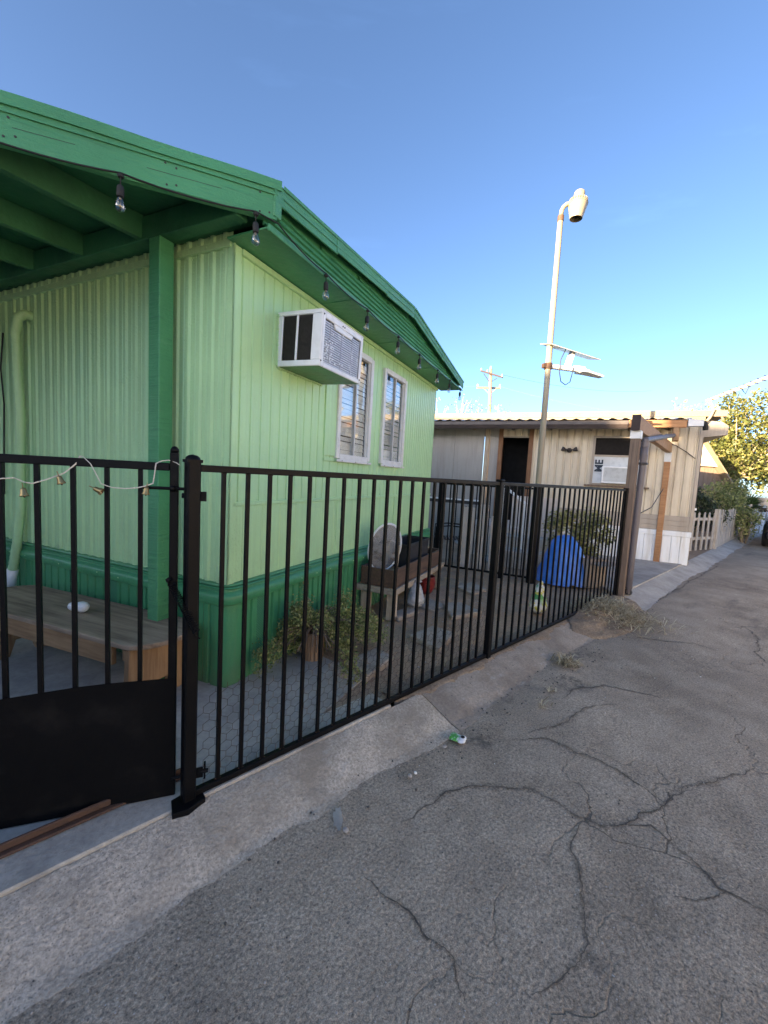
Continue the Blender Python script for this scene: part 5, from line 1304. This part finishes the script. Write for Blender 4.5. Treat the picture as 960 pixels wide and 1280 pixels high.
# pale cement smear and dark soil patches on the lane
def blob(name, x, y, rx, ry, rz, mat, z=.009):
    mb = MB(); vs = [(0, 0, 0)]; n = 40
    for j in range(n):
        a = 2*pi*j/n; q = 1+.5*mnoise.noise(Vector((cos(a)*1.7, sin(a)*1.7, x*9)))+.25*mnoise.noise(Vector((cos(a)*6, sin(a)*6, y*9))); vs.append((rx*q*cos(a), ry*q*sin(a), -.004))
    mb.add(vs, [(0, 1+j, 1+(j+1) % n) for j in range(n)]); o = mb.build(name, mat, None, smooth=True); o.location = (x, y, z); o.rotation_euler = (0, 0, rz); return struct(o)
blob('cement_smear', -.13, 1.73, .025, .06, .2, M_strip)

# ================================================================ BEYOND: picket fences, tan house, palms, trees, car, pole
def picket(h, w=.085): return [(-w/2, 0), (w/2, 0), (w/2, h-.10), (w*.32, h-.075), (w*.5, h-.055), (0, h), (-w*.5, h-.055), (-w*.32, h-.075), (-w/2, h-.10)]
pf = thing('picket_fence', 'weathered pale picket fence turning along the lane beyond the beige home', 'fence', (7.75, 10.30, .06), atan2(.52, .93))
pmesh = MB().prismd([(x, 0, z) for x, z in picket(1.02)], (0, .02, 0)).mesh('picket', M_greywood)
for i in range(5):
    o = link(bpy.data.objects.new('picket', pmesh), pf); o.location = (.03+i*.265, 0, 0); o.rotation_euler = (0, random.uniform(-.02, .02), 0)
for z in (.30, .80): MB().box(0, 1.27, .0205, .06, z, z+.07).build('rail', M_greywood, pf)
a2 = atan2(4.6, 4.76)-atan2(.52, .93)
sm_ = MB().box(-.064, .064, 0, .02, 0, 1.0).mesh('board', M_greywood)
for i in range(34):
    d = .01+i*.132; o = link(bpy.data.objects.new('board', sm_), pf); o.location = (1.27+d*cos(a2), d*sin(a2), random.uniform(-.03, .03)); o.rotation_euler = (random.uniform(-.04, .04), random.uniform(-.02, .02), a2); o.scale = (1, 1, random.uniform(.94, 1.06))
MB().box(-.05, .05, -.03, .07, 0, 1.10, Matrix.Translation((1.27, .0, 0))).build('corner_post', M_greywood, pf)
wf = thing('picket_fence', 'white picket fence standing far down the lane behind the car', 'fence', (14.9, 17.4, .02), radians(-8))
M_wpick = M('white_fence_paint', (.78, .78, .78), .5, .05, 6)
wpm = MB().prismd([(x, 0, z) for x, z in picket(1.2, .13)], (0, .02, 0)).mesh('picket', M_wpick)
for i in range(15):
    o = link(bpy.data.objects.new('picket', wpm), wf); o.location = (i*.20, 0, 0)
for z in (.3, .9): MB().box(-.1, 3.0, .021, .06, z, z+.08).build('rail', M_wpick, wf)

th = thing('house', 'brown sided house with sunlit gable behind the picket fence', 'house', (9.0, 16.0, 0), 0)
M_brownsid = paintbeige('brown_board_siding', (.20, .145, .105), (.12, .09, .065))
M_cream = M('cream_trim', (.72, .64, .46), .6, .08, 4)
gz = lambda x: 3.9 if x < 2.55 else 3.9-1.25*(x-2.55)
x = 0
while x < 4.0:
    b_ = min(x+.17, 4.04); mb = MB(); mb.prismd([(x, 0, .05), (b_-.012, 0, .05), (b_-.012, 0, gz(b_)-.02), (x, 0, gz(x)-.02)], (0, .05, 0)); mb.build('wall_board', M_brownsid, th); x += .17
mb = MB(); mb.prismd([(0, .06, .05), (4.04, .06, .05), (4.04, .06, 2.0), (2.55, .06, 3.86), (0, .06, 3.86)], (0, 5, 0)); mb.build('wall', M_brownsid, th)
mb = MB(); mb.prismd([(-.2, -.35, 3.9), (2.55, -.35, 3.9), (4.25, -.35, 1.78), (4.25, -.35, 1.86), (2.57, -.35, 3.99), (-.2, -.35, 3.99)], (0, 5.6, 0)); mb.build('roof', M_tan, th)
mb = MB(); mb.prismd([(2.75, -.16, 2.60), (3.60, -.16, 2.60), (3.60, -.16, 2.86), (3.1, -.16, 3.42), (2.75, -.16, 3.6)], (0, .10, 0)); mb.build('gable_trim', M_cream, th)

def crown_tree(name, label, loc, trunk, cs, n, sz, mat, bark, cat='tree', group=None, up=0.):
    t = thing(name, label, cat, loc, 0, group)
    mb = MB()
    for pts, r in trunk: mb.tube(pts, r, 8)
    for x, y, z, r in cs[::2]:
        base = Vector(trunk[0][0][-1]); mb.tube([base, base.lerp(Vector((x, y, z)), .5)+Vector((0, 0, .1)), (x, y, z)], [.06, .035, .012], 5)
    mb.build('trunk', bark, t, smooth=True)
    leaves('crown', cluster(cs, n, .5), sz, mat, t, up=up)
    return t
def clumps(n, c, rx, ry, rz, r0, r1):
    out = []
    while len(out) < n:
        p = rng.normal(size=3); p /= np.linalg.norm(p); p *= rng.random()**.4
        out.append((c[0]+p[0]*rx, c[1]+p[1]*ry, c[2]+p[2]*rz, random.uniform(r0, r1)))
    return out
crown_tree('tree', 'broad golden leaved tree lit by low sun at the right edge', (16.9, 20.0, 0), [([(0, 0, 0), (.03, 0, 1.3), (-.1, 0, 2.4)], [.22, .17, .12]), ([(-.1, 0, 2.3), (-.4, 0, 3.4)], [.10, .05]), ([(-.05, 0, 2.3), (.35, .1, 3.5)], [.10, .05])],
           clumps(95, (.75, .3, 4.2), 3.0, 2.0, 2.3, .35, .8)+clumps(30, (-1.3, .2, 3.6), 1.3, 1., 1.6, .3, .6)+clumps(26, (.3, .0, 2.5), 2.4, 1.2, .6, .3, .55), 105, .085, M_leafgold, M_barkpale)
crown_tree('tree', 'thin twiggy tree rising behind the roof corner and antenna', (15.4, 22.5, 0), [([(0, 0, 0), (.1, 0, 2.0), (.0, 0, 3.4)], [.18, .13, .08])],
           clumps(30, (.4, 0, 4.9), 1.7, 1.2, 1.5, .3, .6), 26, .075, M_leafpale, M_barkpale)
crown_tree('tree', 'dark leafy tree in shade right of the golden tree', (18.9, 19.0, 0), [([(0, 0, 0), (0, 0, 1.6)], [.2, .14])], clumps(34, (0, 0, 2.4), 1.6, 1.4, 1.5, .4, .7), 60, .085, M_leafdark, M_bark)
# whitish tree tops behind the beige roof
for x, y, z, n, lab in ((3.6, 30, 6.1, 14, 'pale bare topped tree nearest the green eave'), (5.0, 30, 6.2, 16, 'pale twiggy tree top between the eave and the utility pole'), (6.2, 30.5, 6.4, 20, 'pale twiggy tree top just left of the utility pole'), (7.9, 30, 6.2, 16, 'pale yellowish tree top right of the utility pole')):
    crown_tree('tree', lab, (x, y, 0), [([(0, 0, 0), (.05, 0, 3.), (0, 0, 5.)], [.2, .14, .08])], clumps(n, (0, 0, z), .95, .8, 1.35, .2, .4), 26, .07, M_leafpale, M_barkpale, group=None)
# low planting by the lane
bush('bush', 'dark green arching shrub beside the beige home corner', (8.9, 11.9, 0), clumps(34, (.1, .2, 1.15), .95, .6, .55, .18, .32), 60, .05, M_leafdark, cat='shrub')
bush('bush', 'tall grey green shrub standing above the picket fence middle', (11.4, 13.9, 0), clumps(30, (0, .1, 1.3), .9, .7, .75, .2, .34), 55, .05, M_leafdry, cat='shrub')
bush('bush', 'dark hedge shrub under the golden tree at the fence end', (13.4, 16.4, 0), clumps(30, (0, .1, 1.1), 1.0, .7, .85, .25, .4), 60, .06, M_leafdark, cat='shrub')
bush('bush', 'olive vine bush spilling over the end of the picket fence', (11.75, 13.35, 0), clumps(22, (0, .0, .75), .40, .4, .5, .14, .24), 55, .045, M_leafdry, cat='shrub')
bush('bush', 'green hedge far down the lane right of the car', (19.5, 18.0, 0), clumps(40, (0, 0, .9), 2.0, .8, .8, .3, .5), 50, .08, M_leafdark, cat='hedge')
M_palm = leafmat('palm_fronds', [(.03, .06, .02), (.06, .11, .035), (.11, .17, .06)])
pm_ = thing('palm', 'small spiky fan palm beside the far end of the picket fence', 'palm', (13.2, 15.0, 0))
MB().tube([(0, 0, 0), (.02, 0, .5), (.0, 0, .95)], [.12, .10, .10], 8).build('trunk', M_bark, pm_, smooth=True)
for i in range(22):
    a = random.uniform(0, 2*pi); e = random.uniform(-.25, 1.2); d = Vector((cos(a)*cos(e), sin(a)*cos(e), sin(e))); L = random.uniform(.45, .65)
    c = Vector((0, 0, 1.0))+d*.28; side = d.cross(Vector((0, 0, 1))).normalized(); V = []; F = []
    for k in range(-6, 7):
        q = (d+side*k*.17).normalized()*L*(1-.02*abs(k)); q.z -= .05*abs(k)*.4; w = side.cross(q).cross(q).normalized()*.016; b_ = len(V); V += [c-w, c+w, c+q*.6+w, c+q*.6-w, c+q-Vector((0, 0, .05))]; F += [(b_, b_+1, b_+2, b_+3), (b_+3, b_+2, b_+4)]
    V += [Vector((0, 0, .98)), Vector((0, 0, .99)), c]; F += [(len(V)-3, len(V)-2, len(V)-1)]
    me = bpy.data.meshes.new('frond'); me.from_pydata([tuple(v) for v in V], [], F); at = me.attributes.new('rnd', 'FLOAT', 'FACE'); at.data.foreach_set('value', rng.random(len(F)).astype(np.float32)); me.materials.append(M_palm); link(bpy.data.objects.new('frond', me), pm_)

# utility pole with wires
up_ = thing('utility_pole', 'wooden utility pole with two crossarms behind the beige roof', 'utility pole', (9.45, 40, 0), 0)
M_pole = M('tan_pole_wood', (.36, .25, .14), .85, .2, 4, .004, 30)  # tan wood, mottled at random
MB().tube([(.35, 0, 0), (.2, 0, 6), (-.12, 0, 12.2)], [.19, .17, .13], 10).build('pole', M_pole, up_, smooth=True)
MB().bar((-1.05, 0, 11.95), (.75, -1.2, 11.15), .16, .13).build('crossarm', M_endgrain, up_); MB().bar((-1.30, -.05, 10.35), (1.05, .5, 10.55), .14, .16).build('crossarm', M_lamp, up_)
for s0, s1 in ((-.75, -.1), (.55, -.1)): MB().bar((s0, 0, 11.7 if s0 < 0 else 11.35), (s1, 0, 10.9), .05, .05).build('brace', M_endgrain, up_); MB().bar((s0, 0, 10.42), (s1+.05, 0, 9.8), .05, .05).build('brace', M_lamp, up_)
for p in ((-1.0, 0, 11.98), (-.5, -.3, 11.78), (.7, -1.15, 11.25), (-1.25, -.05, 10.5), (.98, .45, 10.7), (-.12, 0, 12.22)): MB().lathe([(.05, 0), (.07, .06), (.04, .14), (.06, .18), (.001, .2)], c=p, n=8).build('insulator', M_whitealu, up_, smooth=True)
def wire_(name, a, b_, sag, label):
    a = Vector(a); b_ = Vector(b_); mb = MB(); mb.tube([a.lerp(b_, i/24)-Vector((0, 0, sag*4*(i/24)*(1-i/24))) for i in range(25)], .011, 4); o = mb.build('overhead_wire', M_purple); tag(o, label, 'wire', None)
wire_('w', (10.45, 40.45, 10.7), (24, 30, 6.6), .5, 'lowest overhead wire sloping right from the utility pole')
wire_('w', (10.15, 38.85, 11.4), (34, 55, 14.5), .6, 'overhead wire running level right from the pole top crossarm')
wire_('w', (8.2, 40, 10.5), (-10, 46, 12.6), .5, 'overhead wire running left from the pole towards the green eave')
# parked car: black, nose towards the camera
ca = thing('car', 'dark parked car cut off by the right edge of the lane', 'car', Fp(16.3, 1.60, .0), FA)
M_car = M('black_car_paint', (.008, .008, .010), .18, .1, 3); M_cart = M('tyre', (.014, .014, .014), .8, .1, 20); M_rim = M('alloy_rim', (.4, .4, .42), .3, .05, 9, metal=.8); M_trim = M('car_plastic', (.02, .02, .02), .6, .1, 9)
prof = [(0, .42, .66, .80), (.12, .30, .82, .86), (.9, .28, .98, .89), (1.35, .28, 1.06, .90), (2.0, .28, 1.50, .90), (2.4, .28, 1.62, .90), (3.6, .28, 1.64, .90), (4.35, .30, 1.15, .89), (4.65, .42, .95, .82)]
rows = []
for x, z0, z1, w in prof:
    sh = min(z1, 1.0); tw = w*.80 if z1 > 1.1 else w*.93
    rows.append([(x, -w*.9, z0), (x, -w, z0+.1), (x, -w, sh-.12), (x, -w*.95, sh), (x, -tw, z1-.04), (x, -tw*.9, z1), (x, tw*.9, z1), (x, tw, z1-.04), (x, w*.95, sh), (x, w, sh-.12), (x, w, z0+.1), (x, w*.9, z0)])
mb = MB(); mb.strip(rows); mb.add(rows[0], [tuple(range(12))]); mb.add(rows[-1], [tuple(range(12))]); body = mb.build('body', M_car, ca, auto=True); 
mb = MB(); mb.prismd([(1.42, -.70, 1.10), (1.42, .70, 1.10), (2.0, .62, 1.49), (2.0, -.62, 1.49)], (-.02, 0, .012)); mb.build('windscreen', M_darkglass, ca)
for q in (-1, 1):
    mb = MB(); mb.prismd([(1.55, q*.845, 1.08), (3.9, q*.845, 1.08), (3.5, q*.76, 1.53), (2.1, q*.76, 1.46)], (0, q*.03, 0)); mb.build('side_window', M_darkglass, ca)
    mb = MB(); mb.tube([(1.62, q*.90, 1.08), (1.60, q*1.0, 1.12)], .03, 6).box(1.55, 1.63, q*1.05-.10, q*1.05+.10, 1.05, 1.19); mb.build('mirror', M_car, ca, bevel=.02)
    mb = MB(); mb.lathe([(.02, -.03), (.10, -.02), (.12, .02), (.02, .04)], n=14, mtx=Matrix.Translation((.05, q*.62, .72)) @ Matrix.Rotation(-pi/2, 4, 'Y') @ Matrix.Diagonal((.7, 1.4, 1, 1))); mb.build('headlight', M_darkglass, ca, smooth=True)
    for x in (.82, 3.75):
        w_ = MB().lathe([(.20, -.11), (.33, -.115), (.36, -.09), (.36, .09), (.33, .115), (.20, .11)], n=22, mtx=Matrix.Translation((x, q*.80, .36)) @ Matrix.Rotation(pi/2, 4, 'X')).build('wheel', M_cart, ca, smooth=True)
        MB().lathe([(.205, .085*1), (.19, .10), (.06, .09), (.05, .11), (.001, .11)], n=16, mtx=Matrix.Translation((x, q*.80, .36)) @ Matrix.Rotation(-q*pi/2, 4, 'X')).build('rim', M_rim, w_, auto=True)
MB().box(-.05, .12, -.78, .78, .30, .50).build('bumper', M_trim, ca, bevel=.03); MB().box(-.03, .03, -.4, .4, .55, .72).build('grille', M_trim, ca, bevel=.01)

# ================================================================ unseen building added behind the viewpoint to shade the lane
WH = 3.15+math.tan(SUN_EL)*50.5
nb = thing('shade_building', 'long plain unseen building added far behind the viewpoint to shade the lane', 'building', Vector((sin(SUN_AZ), cos(SUN_AZ), 0))*45, -SUN_AZ)
# local +y points towards the low sun, so its long wall throws the evening shade over the lane
MB().box(-1.0, 60, 0, 14, 0, WH-.35).build('wall', M_beige, nb)
MB().box(-1.3, 60.3, -.3, 14.3, WH-.349, WH).build('roof', M_tan, nb, bevel=.02)
MB().box(3.45, 60.1, -.1, .2, WH+.0005, WH+.21).build('shade_parapet', M_beige, nb); MB().box(1.2, 2.72, -.1, .2, WH+.0005, WH+.45).build('shade_parapet', M_beige, nb)  # raised pieces added to shade the far gutter and eave
for x in range(2, 55, 9):
    w_ = MB().box(x, x+3.2, -.06, -.0005, 0, 3.6).build('door', M_grey, nb)
    for z in (.6, 1.2, 1.8, 2.4, 3.0): MB().box(x+.05, x+3.15, -.08, -.061, z, z+.05).build('door_rib', M_whitealu, w_)
# unseen home added behind the viewpoint to the left, blocking low sky light
nr = thing('mobile_home', 'unseen grey mobile home added behind the viewpoint to block low sky light', 'mobile home', W(-6.4, -.6, 0), HA)
v = 0
while v < 15: MB().box(-.02, .004*random.random(), v, v+.392, .7, 2.95).build('siding_panel', M_grey, nr); v += .40
MB().box(-3.7, -.021, 0, 15, .02, 2.95).build('wall', M_grey, nr); MB().box(-.02, .02, 0, 15, .02, .695).build('skirting', M_skw, nr)
mb = MB(); mb.prismd([(.3, -.3, 2.951), (-1.85, -.3, 3.30), (-4, -.3, 2.951), (-4, -.3, 3.05), (-1.85, -.3, 3.40), (.3, -.3, 3.05)], (0, 15.6, 0)); mb.build('roof', M_tan, nr)
for y in (2.5, 7, 11.5):
    w_ = MB().box(.005, .05, y-.5, y+.5, 1.6, 2.6).build('window', M_whitealu, nr); MB().box(.0505, .056, y-.44, y+.44, 1.66, 2.54).build('pane', M_darkglass, w_)
# unseen home added across the lane: its cream wall bounces sun onto the green end wall
nb = thing('mobile_home', 'unseen long cream mobile home added across the lane to bounce warm light', 'mobile home', W(0, -9.0, 0), HA)
M_creamwall = paintbeige('cream_siding', (.74, .70, .60), (.6, .54, .44))
v = -8.0
while v < 8.0:
    MB().box(v, min(v+.392, 8.0), -.02, .004*random.random(), .7, 3.1).build('siding_panel', M_creamwall, nb); v += .40
MB().box(-8, 8, -4, -.021, .02, 3.1).build('wall', M_creamwall, nb); MB().box(-8.02, 8.02, -.02, .02, .02, .695).build('skirting', M_skw, nb)
mb = MB(); mb.prismd([(-8.3, .3, 3.101), (-8.3, -2, 3.55), (-8.3, -4.3, 3.101), (-8.3, -4.3, 3.2), (-8.3, -2, 3.66), (-8.3, .3, 3.2)], (16.6, 0, 0)); mb.build('roof', M_tan, nb)
for x in (-5.5, -1.5, 4.5):
    w_ = MB().box(x-.6, x+.6, .005, .05, 1.5, 2.5).build('window', M_whitealu, nb); MB().box(x-.54, x+.54, .0505, .056, 1.56, 2.44).build('pane', M_darkglass, w_)
bpy.context.view_layer.update()
